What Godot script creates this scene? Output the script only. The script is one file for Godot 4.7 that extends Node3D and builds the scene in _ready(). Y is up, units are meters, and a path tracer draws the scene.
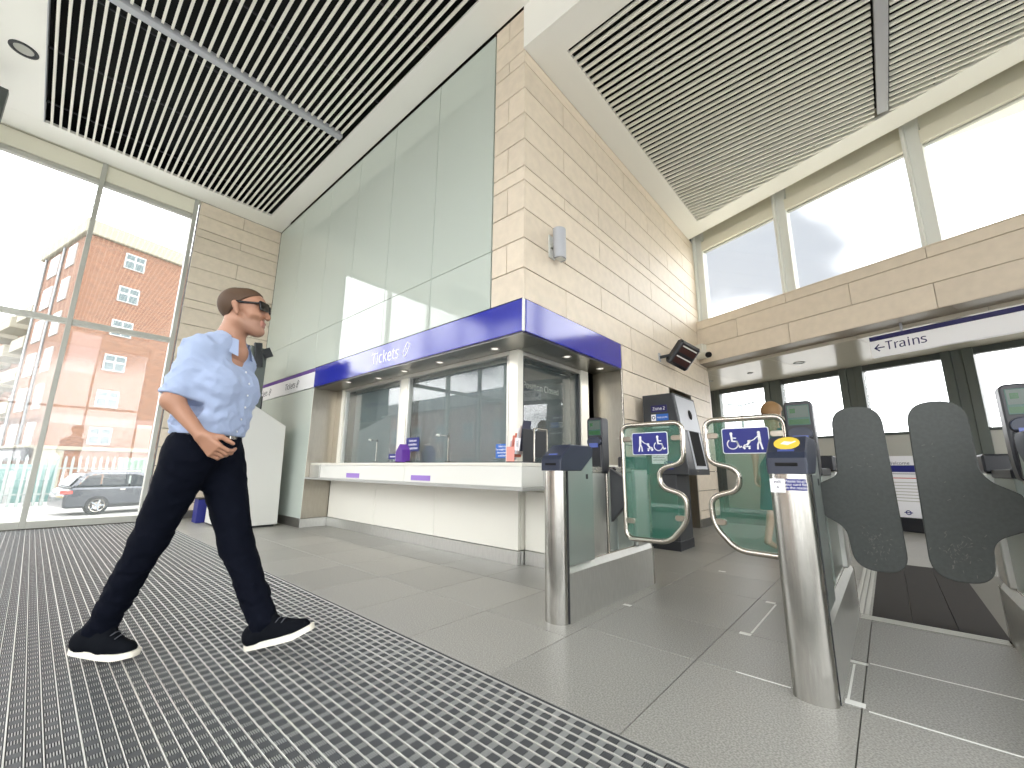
extends Node3D
# Station ticket hall. y up, metres. Ticket facade runs along x at z = ZG, stone-clad side wall along z at x = XC.

const XC := -2.21
const ZG := -2.632
const XL := -8.65
const HL := 5.5
const HR := 4.98
const OBA := 18.6

var M := {}
var cache := {}
var names := {}
var OB: Transform3D
var cam: Camera3D

# ------------------------------------------------------------------ helpers
func tag(o, label, category = "", group = "", kind = ""):
	o.set_meta("label", label)
	if category: o.set_meta("category", category)
	if group: o.set_meta("group", group)
	if kind: o.set_meta("kind", kind)
	return o

func numbered(n):
	if not names.has(n):
		names[n] = 0
		return n
	names[n] += 1
	return "%s_%03d" % [n, names[n]]

func thing(called, label, category, at = Vector3.ZERO, turn = 0.0, group = "", kind = ""):
	var o := Node3D.new()
	o.name = numbered(called)
	add_child(o)
	o.position = at
	o.rotation.y = turn
	return tag(o, label, category, group, kind)

func put(parent, called, mesh, mat, at = Vector3.ZERO, basis = Basis.IDENTITY):
	var o := MeshInstance3D.new()
	o.name = called
	o.mesh = mesh
	o.material_override = mat
	parent.add_child(o, true)
	o.transform = Transform3D(basis, at)
	return o

func box_mesh(s: Vector3, b := 0.0):
	var key = "%d,%d,%d,%d" % [roundi(s.x * 10000), roundi(s.y * 10000), roundi(s.z * 10000), roundi(b * 10000)]
	if cache.has(key): return cache[key]
	var st := SurfaceTool.new()
	st.begin(Mesh.PRIMITIVE_TRIANGLES)
	add_box(st, Vector3.ZERO, s, b)
	st.generate_normals()
	var m = st.commit()
	cache[key] = m
	return m

func tri(st, a, b, c):
	st.add_vertex(a); st.add_vertex(b); st.add_vertex(c)

func quad(st, a, b, c, d):
	tri(st, a, b, c); tri(st, a, c, d)

# box with chamfered edges
func add_box(st: SurfaceTool, c: Vector3, s: Vector3, b := 0.0, ba := Basis.IDENTITY):
	st.set_smooth_group(-1)
	var h := s * 0.5
	b = minf(b, minf(h.x, minf(h.y, h.z)) * 0.8)
	var i := h - Vector3(b, b, b)
	for ax in 3:
		var u = (ax + 1) % 3
		var v = (ax + 2) % 3
		for sg in [1.0, -1.0]:
			var q := []
			for k in [[-1, -1], [1, -1], [1, 1], [-1, 1]]:
				var p := Vector3.ZERO
				p[ax] = h[ax] * sg; p[u] = i[u] * k[0]; p[v] = i[v] * k[1]
				q.append(c + ba * p)
			if sg > 0: quad(st, q[3], q[2], q[1], q[0])
			else: quad(st, q[0], q[1], q[2], q[3])
	if b <= 0.00005: return
	for ax in 3:
		var u = (ax + 1) % 3
		var v = (ax + 2) % 3
		for su in [1.0, -1.0]:
			for sv in [1.0, -1.0]:
				var e := []
				for t in [-1.0, 1.0]:
					var p := Vector3.ZERO
					p[ax] = i[ax] * t; p[u] = h[u] * su; p[v] = i[v] * sv
					var r := Vector3.ZERO
					r[ax] = i[ax] * t; r[u] = i[u] * su; r[v] = h[v] * sv
					e.append(c + ba * p); e.append(c + ba * r)
				if su * sv > 0: quad(st, e[0], e[2], e[3], e[1])
				else: quad(st, e[1], e[3], e[2], e[0])
	for sx in [1.0, -1.0]:
		for sy in [1.0, -1.0]:
			for sz in [1.0, -1.0]:
				var a = c + ba * Vector3(h.x * sx, i.y * sy, i.z * sz)
				var d = c + ba * Vector3(i.x * sx, h.y * sy, i.z * sz)
				var e = c + ba * Vector3(i.x * sx, i.y * sy, h.z * sz)
				if sx * sy * sz > 0: tri(st, a, e, d)
				else: tri(st, a, d, e)

func box(parent, called, c, s, mat, b := 0.003, basis := Basis.IDENTITY):
	return put(parent, called, box_mesh(s, b), mat, c, basis)

# box from min / max corners
func bx(parent, called, x0, x1, y0, y1, z0, z1, mat, b := 0.003):
	return box(parent, called, Vector3((x0 + x1) / 2.0, (y0 + y1) / 2.0, (z0 + z1) / 2.0), Vector3(absf(x1 - x0), absf(y1 - y0), absf(z1 - z0)), mat, b)

# extrude a polygon in xy along z from z0 to z1, edges chamfered by b
func prism(pts: PackedVector2Array, z0: float, z1: float, b := 0.0):
	var st := SurfaceTool.new()
	st.begin(Mesh.PRIMITIVE_TRIANGLES)
	add_prism(st, pts, z0, z1, b)
	st.generate_normals()
	return st.commit()

func add_prism(st: SurfaceTool, pts: PackedVector2Array, z0: float, z1: float, b := 0.0):
	st.set_smooth_group(-1)
	var clean := PackedVector2Array()
	for p in pts:
		if clean.is_empty() or clean[clean.size() - 1].distance_to(p) > 0.0002: clean.append(p)
	if clean[0].distance_to(clean[clean.size() - 1]) < 0.0002: clean.remove_at(clean.size() - 1)
	pts = clean
	if Geometry2D.is_polygon_clockwise(pts): pts.reverse()
	var n := pts.size()
	var ins := pts
	if b > 0.0:
		ins = PackedVector2Array()
		for i in n:
			var p := pts[i]
			var e0 := (p - pts[(i - 1 + n) % n]).normalized()
			var e1 := (pts[(i + 1) % n] - p).normalized()
			var nn := Vector2(-e0.y, e0.x) + Vector2(-e1.y, e1.x)
			nn = nn.normalized() / maxf(0.5, nn.normalized().dot(Vector2(-e0.y, e0.x)))
			ins.append(p + nn * b)
	var ix := Geometry2D.triangulate_polygon(ins)
	for t in range(0, ix.size(), 3):
		var a := ins[ix[t]]
		var c := ins[ix[t + 1]]
		var d := ins[ix[t + 2]]
		if (c - a).cross(d - a) < 0:
			var w := c
			c = d
			d = w
		tri(st, Vector3(a.x, a.y, z1), Vector3(d.x, d.y, z1), Vector3(c.x, c.y, z1))
		tri(st, Vector3(a.x, a.y, z0), Vector3(c.x, c.y, z0), Vector3(d.x, d.y, z0))
	for i in n:
		var j := (i + 1) % n
		var p := pts[i]
		var q := pts[j]
		quad(st, Vector3(p.x, p.y, z1 - b), Vector3(q.x, q.y, z1 - b), Vector3(q.x, q.y, z0 + b), Vector3(p.x, p.y, z0 + b))
		if b > 0.0:
			var p2 := ins[i]
			var q2 := ins[j]
			quad(st, Vector3(p2.x, p2.y, z1), Vector3(q2.x, q2.y, z1), Vector3(q.x, q.y, z1 - b), Vector3(p.x, p.y, z1 - b))
			quad(st, Vector3(p.x, p.y, z0 + b), Vector3(q.x, q.y, z0 + b), Vector3(q2.x, q2.y, z0), Vector3(p2.x, p2.y, z0))

# slab with an xz outline
func flat(parent, called, xz: Array, y0, y1, mat):
	var p := PackedVector2Array()
	for q in xz: p.append(Vector2(q[0], -q[1]))
	return put(parent, called, prism(p, y0, y1), mat, Vector3.ZERO, Basis(Vector3(1, 0, 0), Vector3(0, 0, -1), Vector3(0, 1, 0)))

func tube(path: PackedVector3Array, r, closed := false, sides := 10):
	var st := SurfaceTool.new()
	st.begin(Mesh.PRIMITIVE_TRIANGLES)
	add_tube(st, path, r, closed, sides)
	st.generate_normals()
	return st.commit()

func add_tube(st: SurfaceTool, path: PackedVector3Array, r, closed := false, sides := 10):
	st.set_smooth_group(0)
	var n := path.size()
	var rings := []
	var up := Vector3(0.123, 0.87, 0.31).normalized()
	for i in n:
		var a := path[(i - 1 + n) % n] if closed or i > 0 else path[i]
		var b := path[(i + 1) % n] if closed or i < n - 1 else path[i]
		var t := (b - a).normalized()
		var x := t.cross(up)
		if x.length() < 0.05: x = t.cross(Vector3(1, 0, 0))
		x = x.normalized()
		up = x.cross(t).normalized()
		var rr: float = r[i] if r is Array else r
		var ring := []
		for k in sides:
			var g := TAU * k / sides
			ring.append(path[i] + x * cos(g) * rr + up * sin(g) * rr)
		rings.append(ring)
	for i in (n if closed else n - 1):
		var ra = rings[i]
		var rb = rings[(i + 1) % n]
		var off := 0
		if closed and i == n - 1:
			var best := 1e9
			for o in sides:
				var dd = ra[0].distance_to(rb[o])
				if dd < best:
					best = dd
					off = o
		for k in sides:
			quad(st, ra[k], ra[(k + 1) % sides], rb[(k + 1 + off) % sides], rb[(k + off) % sides])
	if not closed:
		st.set_smooth_group(-1)
		for k in range(1, sides - 1):
			tri(st, rings[0][0], rings[0][k + 1], rings[0][k])
			tri(st, rings[n - 1][0], rings[n - 1][k], rings[n - 1][k + 1])

# profile of (radius, height) spun about y
func lathe(prof: Array, sides := 24, smooth := true):
	var st := SurfaceTool.new()
	st.begin(Mesh.PRIMITIVE_TRIANGLES)
	st.set_smooth_group(0 if smooth else -1)
	for i in prof.size() - 1:
		var p = prof[i]
		var q = prof[i + 1]
		for k in sides:
			var a := TAU * k / sides
			var b := TAU * (k + 1) / sides
			var A := Vector3(cos(a) * p[0], p[1], sin(a) * p[0])
			var B := Vector3(cos(b) * p[0], p[1], sin(b) * p[0])
			var C := Vector3(cos(b) * q[0], q[1], sin(b) * q[0])
			var D := Vector3(cos(a) * q[0], q[1], sin(a) * q[0])
			if p[0] > 1e-5: tri(st, A, B, C)
			if q[0] > 1e-5: tri(st, A, C, D)
	st.generate_normals()
	return st.commit()

# polyline with rounded corners
func rounded(pts: Array, radius, n := 6):
	var out := PackedVector2Array()
	var c := pts.size()
	for i in c:
		var p: Vector2 = pts[i]
		var a: Vector2 = pts[(i - 1 + c) % c]
		var b: Vector2 = pts[(i + 1) % c]
		var want: float = radius[i] if radius is Array else radius
		var r := minf(want, minf(p.distance_to(a), p.distance_to(b)) * 0.49)
		var p0 := p + (a - p).normalized() * r
		var p1 := p + (b - p).normalized() * r
		for k in n + 1:
			var t := float(k) / n
			out.append(p0.lerp(p, t).lerp(p.lerp(p1, t), t))
	return out

# flat marks: list of [polyline, width] or [centre, radius] on the xy plane
func marks(list: Array, depth := 0.0012):
	var st := SurfaceTool.new()
	st.begin(Mesh.PRIMITIVE_TRIANGLES)
	for m in list:
		if m[0] is Vector2:
			var pp := PackedVector2Array()
			for k in 16: pp.append(m[0] + Vector2(cos(TAU * k / 16), sin(TAU * k / 16)) * m[1])
			add_prism(st, pp, 0, depth)
		elif m[1] is String:
			add_prism(st, PackedVector2Array(m[0]), 0, depth)
		else:
			for i in m[0].size() - 1:
				var a: Vector2 = m[0][i]
				var b: Vector2 = m[0][i + 1]
				var t: Vector2 = (b - a).normalized() * float(m[1]) * 0.5
				var nn := Vector2(-t.y, t.x)
				add_prism(st, PackedVector2Array([a - t * 0.6 - nn, b + t * 0.6 - nn, b + t * 0.6 + nn, a - t * 0.6 + nn]), 0, depth)
	st.generate_normals()
	return st.commit()

func text_mesh(words, height, depth := 0.0015, bold := false):
	var key = "%s|%f|%s" % [words, height, bold]
	if cache.has(key): return cache[key]
	var f := SystemFont.new()
	f.font_names = PackedStringArray(["Droid Sans"])
	if bold: f.font_weight = 700
	var t := TextMesh.new()
	t.font = f
	t.text = words
	t.font_size = 32
	t.pixel_size = height / 32.0 * 1.35
	t.depth = depth
	t.curve_step = 1.5
	cache[key] = t
	return t

func lettering(parent, words, height, at, basis, mat, bold := false, called := "lettering"):
	return put(parent, called, text_mesh(words, height, 0.0015, bold), mat, at, basis)

func arc(c: Vector2, r, a0, a1, n := 12):
	var o := []
	for k in n + 1:
		var a = lerpf(a0, a1, float(k) / n)
		o.append(c + Vector2(cos(a), sin(a)) * r)
	return o

# ------------------------------------------------------------------ materials
func rgb(r, g, b): return Color(r / 255.0, g / 255.0, b / 255.0)

func mat(c: Color, rough := 0.6, metal := 0.0, extra := {}):
	var m := StandardMaterial3D.new()
	m.albedo_color = c
	m.roughness = rough
	m.metallic = metal
	for k in extra: m.set(k, extra[k])
	return m

func tex_from(size: int, f: Callable):
	var im := Image.create(size, size, false, Image.FORMAT_RGB8)
	for y in size:
		for x in size:
			im.set_pixel(x, y, f.call(x, y))
	return ImageTexture.create_from_image(im)

func noise_tex(freq, lo: float, hi: float, octaves := 4, seed_ := 1, size := 512, type := FastNoiseLite.TYPE_SIMPLEX_SMOOTH):
	var n := FastNoiseLite.new()
	n.seed = seed_
	n.frequency = freq
	n.noise_type = type
	n.fractal_octaves = octaves
	var t := NoiseTexture2D.new()
	t.width = size
	t.height = size
	t.seamless = true
	t.noise = n
	var g := Gradient.new()
	g.set_color(0, Color(lo, lo, lo))
	g.set_color(1, Color(hi, hi, hi))
	t.color_ramp = g
	return t

func tri_tex(m, tex, scale: Vector3, world := true):
	m.albedo_texture = tex
	m.uv1_triplanar = true
	m.uv1_world_triplanar = world
	m.uv1_scale = scale
	return m

func glass(c: Color, alpha: float, rough := 0.0):
	var m = mat(Color(c.r, c.g, c.b, alpha), rough)
	m.transparency = BaseMaterial3D.TRANSPARENCY_ALPHA
	m.cull_mode = BaseMaterial3D.CULL_DISABLED
	return m

func glow(c: Color, energy: float):
	var m = mat(Color(c.r * 0.3, c.g * 0.3, c.b * 0.3), 0.25)
	m.emission_enabled = true
	m.emission = c
	m.emission_energy_multiplier = energy
	return m

func make_materials():
	var rng := RandomNumberGenerator.new()
	rng.seed = 7
	var soft = noise_tex(0.012, 0.9, 1.0, 4, 3)
	var fine = noise_tex(0.25, 0.82, 1.0, 3, 5)
	var grain = noise_tex(0.09, 0.62, 1.0, 5, 9)
	var stone_t = noise_tex(0.02, 0.945, 1.0, 5, 11)
	M.soft = soft
	for i in 4:
		var k = [1.0, 0.98, 1.012, 0.99][i]
		M["stone%d" % i] = tri_tex(mat(Color(0.895 * k, 0.842 * k, 0.765 * k), 0.5), stone_t, Vector3(0.7, 0.7, 0.7))
		var q = [1.0, 0.975, 1.02, 0.99][i]
		M["tile%d" % i] = tri_tex(mat(Color(0.725 * q, 0.718 * q, 0.69 * q), 0.4), grain, Vector3(2.3, 2.3, 2.3))
	M.joint = mat(rgb(44, 37, 30), 0.9)
	M.tile_joint = mat(rgb(112, 110, 104), 0.9)
	M.slat = mat(rgb(238, 236, 226), 0.5)
	M.black = mat(rgb(8, 8, 9), 0.9)
	M.carrier = mat(rgb(48, 49, 54), 0.6)
	M.ceil = mat(rgb(244, 243, 237), 0.6)
	M.cream = mat(rgb(228, 225, 208), 0.5)
	M.track = mat(rgb(176, 178, 184), 0.4)
	M.frame = mat(rgb(176, 176, 168), 0.4)
	M.frame_light = mat(rgb(226, 228, 222), 0.45)
	M.dark_frame = mat(rgb(86, 93, 88), 0.4)
	M.dark_frame2 = mat(rgb(66, 72, 70), 0.4)
	M.pane = glass(rgb(235, 245, 240), 0.06)
	M.booth_pane = glass(rgb(150, 170, 170), 0.07)
	M.back_glass = mat(rgb(188, 197, 189), 0.03)
	M.white_gloss = mat(rgb(226, 226, 220), 0.12)
	M.lower_ceiling = mat(rgb(206, 200, 184), 0.2)
	M.brown_soffit = mat(rgb(142, 130, 112), 0.35)
	M.white = mat(rgb(208, 208, 202), 0.4)
	M.steel = tri_tex(mat(rgb(200, 198, 192), 0.24, 1.0), noise_tex(0.03, 0.9, 1.0, 3, 21), Vector3(6, 0.4, 6))
	M.steel_dull = tri_tex(mat(rgb(214, 214, 210), 0.42, 1.0), noise_tex(0.03, 0.95, 1.0, 3, 22), Vector3(3, 0.6, 3))
	M.steel_warm = tri_tex(mat(rgb(176, 170, 158), 0.3, 1.0), noise_tex(0.03, 0.96, 1.0, 3, 23), Vector3(2, 0.4, 2))
	M.chrome = mat(rgb(190, 184, 174), 0.2, 1.0)
	M.soffit_steel = mat(rgb(150, 148, 142), 0.3, 1.0)
	M.blue = mat(rgb(28, 38, 160), 0.12, 0.0, {"clearcoat_enabled": true, "clearcoat": 0.6, "clearcoat_roughness": 0.12})
	M.navy = mat(rgb(22, 20, 84), 0.4)
	M.sign_blue = mat(rgb(22, 30, 116), 0.5)
	M.mid_blue = mat(rgb(40, 96, 178), 0.4)
	M.purple = mat(rgb(86, 42, 140), 0.45)
	M.lilac = mat(rgb(150, 118, 196), 0.5)
	M.sign_white = mat(rgb(238, 238, 240), 0.35)
	M.booth_white = mat(rgb(226, 224, 214), 0.3)
	M.ledge = tri_tex(mat(rgb(196, 196, 192), 0.35), noise_tex(0.3, 0.7, 1.0, 2, 31), Vector3(2.5, 2.5, 2.5))
	M.skirting = mat(rgb(120, 118, 112), 0.35, 0.6)
	M.blind = mat(rgb(84, 95, 99), 0.7)
	M.dark = mat(rgb(34, 36, 40), 0.45)
	M.gunmetal = mat(rgb(46, 48, 51), 0.4)
	M.black_plastic = mat(rgb(30, 32, 37), 0.35)
	M.navy_plastic = mat(rgb(40, 46, 62), 0.35)
	M.gate_grey = mat(rgb(168, 178, 172), 0.28, 0.7)
	M.rubber = tri_tex(mat(rgb(70, 74, 72), 0.6), noise_tex(0.03, 0.86, 1.0, 5, 41), Vector3(3, 3, 3))
	M.scuff = mat(rgb(108, 107, 101), 0.8)
	M.leaf_glass = glass(rgb(56, 130, 108), 0.27)
	M.leaf_edge = glass(rgb(40, 110, 80), 0.6)
	M.yellow = mat(rgb(228, 194, 70), 0.45)
	M.screen = glow(rgb(60, 110, 96), 0.5)
	M.screen_green = glow(rgb(60, 130, 70), 0.35)
	M.screen_pale = glow(rgb(120, 140, 128), 0.35)
	M.label_screen = glow(rgb(110, 130, 215), 0.5)
	M.rail = mat(rgb(196, 196, 190), 0.4, 0.5)
	M.pad_light = mat(rgb(166, 168, 166), 0.3, 0.35)
	M.pad_dark = mat(rgb(88, 90, 92), 0.45)
	M.mat_base = mat(rgb(62, 63, 65), 0.9)
	M.back_mat = tri_tex(mat(rgb(62, 58, 56), 0.95), noise_tex(0.2, 0.6, 1.0, 3, 51), Vector3(3, 3, 3))
	M.tape = mat(rgb(232, 232, 228), 0.6)
	M.lamp_face = glow(rgb(255, 250, 240), 1.2)
	M.heater_window = mat(rgb(58, 34, 32), 0.3)  # dark brown of the heater lamp windows, no emission
	M.cctv = mat(rgb(214, 212, 200), 0.4)
	M.paper = mat(rgb(232, 232, 236), 0.7)
	M.ink = mat(rgb(60, 62, 80), 0.7)
	M.red = mat(rgb(196, 70, 60), 0.6)
	# outside
	var brick_n := FastNoiseLite.new()
	brick_n.seed = 5
	brick_n.frequency = 0.4
	var tones := []
	for i in 600: tones.append(rng.randf())
	var brick_t = tex_from(512, func(x, y):
		var row = y / 32
		var xx = (x + (32 if row % 2 else 0)) % 512
		var colm = xx / 64
		var mortar = (y % 32) < 5 or (xx % 64) < 5
		if mortar: return Color(0.47, 0.42, 0.37)
		var t = tones[row * 8 + colm]
		return Color(0.47, 0.30, 0.215).lerp(Color(0.60, 0.41, 0.30), t) * (0.93 + 0.07 * brick_n.get_noise_2d(x, y)))
	M.brick = tri_tex(mat(Color(1, 1, 1), 0.9), brick_t, Vector3(0.55, 0.83, 0.55), false)
	M.building_stone = mat(rgb(150, 145, 128), 0.8)
	M.window_white = mat(rgb(176, 176, 174), 0.5)
	M.window_glass = mat(rgb(74, 90, 92), 0.05)
	M.patch = tri_tex(mat(rgb(150, 118, 106), 0.9), soft, Vector3(1, 1, 1))
	M.asphalt = tri_tex(mat(rgb(176, 174, 170), 0.9), noise_tex(0.2, 0.8, 1.0, 3, 61), Vector3(0.5, 0.5, 0.5))
	M.paving = tri_tex(mat(rgb(214, 212, 204), 0.9), noise_tex(0.2, 0.85, 1.0, 3, 62), Vector3(0.5, 0.5, 0.5))
	M.fence = mat(rgb(150, 158, 154), 0.5, 0.3)
	M.teal_board = mat(rgb(104, 140, 136), 0.6)
	M.car = mat(rgb(66, 69, 76), 0.25, 0.5, {"clearcoat_enabled": true, "clearcoat": 0.8, "clearcoat_roughness": 0.05})
	M.car_glass = mat(rgb(38, 44, 52), 0.05)
	M.tyre = mat(rgb(34, 34, 36), 0.8)
	M.galv = mat(rgb(150, 156, 160), 0.5, 0.4)
	# people
	M.skin = mat(Color(1, 1, 1), 0.5, 0.0, {"vertex_color_use_as_albedo": true})
	M.hair = tri_tex(mat(rgb(96, 70, 48), 0.7), noise_tex(0.25, 0.6, 1.0, 3, 71), Vector3(14, 3, 14))
	M.fair_hair = tri_tex(mat(rgb(168, 130, 84), 0.6), noise_tex(0.25, 0.65, 1.0, 3, 72), Vector3(14, 2, 14))
	M.shirt = tri_tex(mat(rgb(164, 179, 210), 0.8, 0.0, {"rim_enabled": true, "rim": 0.2}), noise_tex(0.3, 0.9, 1.0, 2, 73), Vector3(8, 8, 8))
	M.trouser = tri_tex(mat(rgb(11, 15, 27), 0.85, 0.0, {"metallic_specular": 0.2}), noise_tex(0.3, 0.75, 1.0, 2, 74), Vector3(8, 8, 8))
	M.belt = mat(rgb(24, 22, 24), 0.4)
	M.shoe = tri_tex(mat(rgb(18, 21, 27), 0.85, 0.0, {"metallic_specular": 0.2}), noise_tex(0.3, 0.7, 1.0, 2, 75), Vector3(10, 10, 10))
	M.sole = mat(rgb(232, 226, 212), 0.6)
	M.lace = mat(rgb(70, 72, 80), 0.8)
	M.lens = mat(rgb(8, 8, 10), 0.05)
	M.dress = tri_tex(mat(rgb(44, 124, 140), 0.8), noise_tex(0.05, 0.55, 1.0, 4, 76), Vector3(5, 5, 5))
	M.button = mat(rgb(232, 234, 238), 0.4)

# ------------------------------------------------------------------ scene
func _ready():
	cam = Camera3D.new()
	cam.name = "camera"
	add_child(cam)
	cam.position = Vector3(0, 0.85, 0)
	cam.rotation_degrees = Vector3(11.468, 41.581, 0.617)
	cam.fov = 2.0 * rad_to_deg(atan(384.0 / 416.8))
	cam.near = 0.05
	cam.far = 400.0
	cam.current = true
	OB = Transform3D(Basis(Vector3.UP, deg_to_rad(-OBA)), Vector3(XC, 0, -7.36))

	var we := WorldEnvironment.new()
	we.name = "world_environment"
	var env := Environment.new()
	env.background_mode = Environment.BG_SKY
	env.tonemap_mode = Environment.TONE_MAPPER_LINEAR
	env.tonemap_exposure = 1.0
	env.sdfgi_enabled = true
	env.ssao_enabled = true
	env.ssil_enabled = true
	var sky := Sky.new()
	var sm := PanoramaSkyMaterial.new()
	sm.panorama = cloudy_sky()
	sky.sky_material = sm
	env.sky = sky
	env.background_energy_multiplier = 6.9
	we.environment = env
	add_child(we)

	make_materials()
	build_ground()
	build_floor()
	build_entrance_mat()
	build_left_wall()
	build_facade()
	build_side_wall()
	build_right_wall()
	build_lower_glazing()
	build_ceilings()
	build_unseen_walls()
	build_booth()
	build_signs()
	build_gates()
	build_kiosks()
	build_wall_fittings()
	build_floor_marks()
	build_street()
	build_man()
	build_woman()

func cloudy_sky():
	var n := FastNoiseLite.new()
	n.seed = 21
	n.noise_type = FastNoiseLite.TYPE_SIMPLEX_SMOOTH
	n.frequency = 1.0
	n.fractal_octaves = 5
	var w := 512
	var h := 256
	var im := Image.create(w, h, false, Image.FORMAT_RGBF)
	for y in h:
		var el := PI * (0.5 - (y + 0.5) / h)
		for x in w:
			var az := TAU * (x + 0.5) / w
			var d := Vector3(cos(el) * sin(az), sin(el), -cos(el) * cos(az))
			var c := Color(0.97, 0.985, 1.0)
			if d.y < 0.0:
				c = Color(0.5, 0.5, 0.48)
			else:
				var s := d / maxf(d.y + 0.25, 0.2)
				var v := n.get_noise_3d(s.x * 0.9, s.z * 0.9, 3.0)
				var t := smoothstep(0.02, 0.42, v)
				c = c.lerp(Color(0.107, 0.115, 0.129), t)
			im.set_pixel(x, y, c)
	return ImageTexture.create_from_image(im)

# ------------------------------------------------------------------ setting
func build_ground():
	var g = thing("ground", "pale asphalt road and pavement outside the station windows", "ground", Vector3.ZERO, 0, "", "structure")
	bx(g, "road", -90, 60, -1.3, -1.1, -70, 60, M.asphalt, 0)
	bx(g, "podium", XL - 2.6, 9, -1.1, -0.12, -12.5, 7, M.paving, 0)

func build_floor():
	var f = thing("floor", "grey granite tile floor of the ticket hall", "floor", Vector3.ZERO, 0, "", "structure")
	bx(f, "screed", XL - 0.2, 4.9, -0.12, -0.012, -12.0, 3.9, M.tile_joint, 0)
	var xs := []
	var x := -0.18 + 0.587 * 8
	while x > XL:
		xs.append(x)
		x -= 0.587
	xs.append(XL)
	var rng := RandomNumberGenerator.new()
	rng.seed = 3
	for i in xs.size() - 1:
		var x1: float = xs[i]
		var x0: float = xs[i + 1]
		var rows := [-1.412, -1.97, -2.56, -3.15, -3.74, -4.33, -4.92, -5.51, -6.1, -6.69, -7.28, -7.87]
		if x0 > -1.4: rows = [-1.412, -2.15, -2.66, -3.40, -3.99, -4.58, -5.17, -5.76, -6.35, -6.94, -7.53, -8.12, -8.71, -9.3, -9.9]
		if x0 > -0.25: rows = [-1.412, -2.15, -2.66, -3.39]
		for k in rows.size() - 1:
			if x1 < -2.6 and rows[k + 1] < -3.2: continue
			bx(f, "tile", x0 + 0.002, x1 - 0.002, -0.02, 0.0, rows[k + 1] + 0.002, rows[k] - 0.002, M["tile%d" % (rng.randi() % 4)], 0.0015)
		var z := 0.9
		while z < 3.5:
			bx(f, "tile", x0 + 0.002, x1 - 0.002, -0.02, 0.0, z + 0.002, minf(z + 0.65, 3.5) - 0.002, M["tile%d" % (rng.randi() % 4)], 0.0015)
			z += 0.65
	# light floor beyond the dark mat
	for i in 8:
		for k in 7:
			var xx := -0.18 + i * 0.6
			var zz := -5.62 - k * 0.6
			bx(f, "tile", xx + 0.002, xx + 0.598, -0.02, 0.0, zz - 0.598, zz - 0.002, M["tile%d" % (rng.randi() % 4)], 0.0015)
	var bm = thing("barrier_mat", "dark brown carpet mat behind the grey gate paddles", "mat", Vector3(0, 0, 0))
	for i in 3:
		bx(bm, "carpet_strip", -0.19 + i * 0.188, -0.19 + (i + 1) * 0.188 - 0.002, -0.02, -0.002, -5.617, -3.5, M.back_mat, 0.002)
	for k in 3:
		bx(bm, "edge_rail", -0.232, 0.36, -0.02, 0.003, -3.5 + 0.032 * k + 0.004, -3.5 + 0.032 * k + 0.028, M.rail, 0.002)
		bx(bm, "edge_rail", -0.225 - 0.03 * k + 0.03, -0.225 - 0.03 * k + 0.008, -0.02, 0.003, -5.617, -3.505, M.rail, 0.002)

func build_entrance_mat():
	var t = thing("entrance_mat", "grey ridged entrance matting with light metal rails under the walking man", "mat")
	var x0 := XL + 0.08
	var x1 := 1.2
	var z0 := -1.40
	var nstrip := 57
	bx(t, "mat_base", x0, x1, -0.02, -0.0085, z0, z0 + 0.04 * nstrip, M.mat_base, 0)
	bx(t, "edge_frame", x0, x1, -0.02, 0.001, z0 - 0.009, z0 - 0.004, M.mat_base, 0.001)
	for s in nstrip + 1:
		var w := 0.0042 if s % 4 == 1 else 0.0027
		box(t, "rail", Vector3((x0 + x1) / 2, -0.0105, z0 + 0.04 * s), Vector3(x1 - x0, 0.017, w), M.rail, 0.001)
	var st := SurfaceTool.new()
	st.begin(Mesh.PRIMITIVE_TRIANGLES)
	for k in 5: add_box(st, Vector3(0, 0, (k - 2) * 0.0066), Vector3(0.025, 0.003, 0.0026), 0.0)
	st.generate_normals()
	var light_mesh = st.commit()
	st = SurfaceTool.new()
	st.begin(Mesh.PRIMITIVE_TRIANGLES)
	for k in 5: add_box(st, Vector3((k - 2) * 0.0062, 0, 0), Vector3(0.0030, 0.003, 0.033), 0.0)
	st.generate_normals()
	var dark_mesh = st.commit()
	var inv := cam.transform.affine_inverse()
	var near := []
	var rest := [[], []]
	var per := 0.0315
	var n := int((x1 - x0) / per)
	for s in nstrip:
		var off := fposmod(s * 0.011, per * 2.0)
		for i in n:
			var p := Vector3(x0 + off + (i + 0.5) * per, -0.007, z0 + 0.04 * (s + 0.5))
			if p.x > x1 - 0.03: continue
			var q := inv * p
			var inview := q.z < -0.2 and absf(q.x / q.z) < 1.25 and absf(q.y / q.z) < 0.95
			if inview: near.append([-q.z + (0.0 if i % 2 == 0 else 0.02), p, i % 2])
			else: rest[i % 2].append(p)
	near.sort_custom(func(a, b): return a[0] < b[0])
	var cnt := [0, 0]
	for e in near:
		if cnt[e[2]] < 150:
			cnt[e[2]] += 1
			put(t, "scraper_pad" if e[2] == 0 else "rubber_pad", light_mesh if e[2] == 0 else dark_mesh, M.pad_light if e[2] == 0 else M.pad_dark, e[1])
		else: rest[e[2]].append(e[1])
	for k in 2:
		var mm := MultiMesh.new()
		mm.transform_format = MultiMesh.TRANSFORM_3D
		mm.mesh = light_mesh if k == 0 else dark_mesh
		mm.instance_count = rest[k].size()
		for i in rest[k].size(): mm.set_instance_transform(i, Transform3D(Basis.IDENTITY, rest[k][i]))
		var mi := MultiMeshInstance3D.new()
		mi.name = "scraper_pads" if k == 0 else "rubber_pads"
		mi.multimesh = mm
		mi.material_override = M.pad_light if k == 0 else M.pad_dark
		mi.set_meta("kind", "stuff")
		t.add_child(mi, true)

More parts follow.
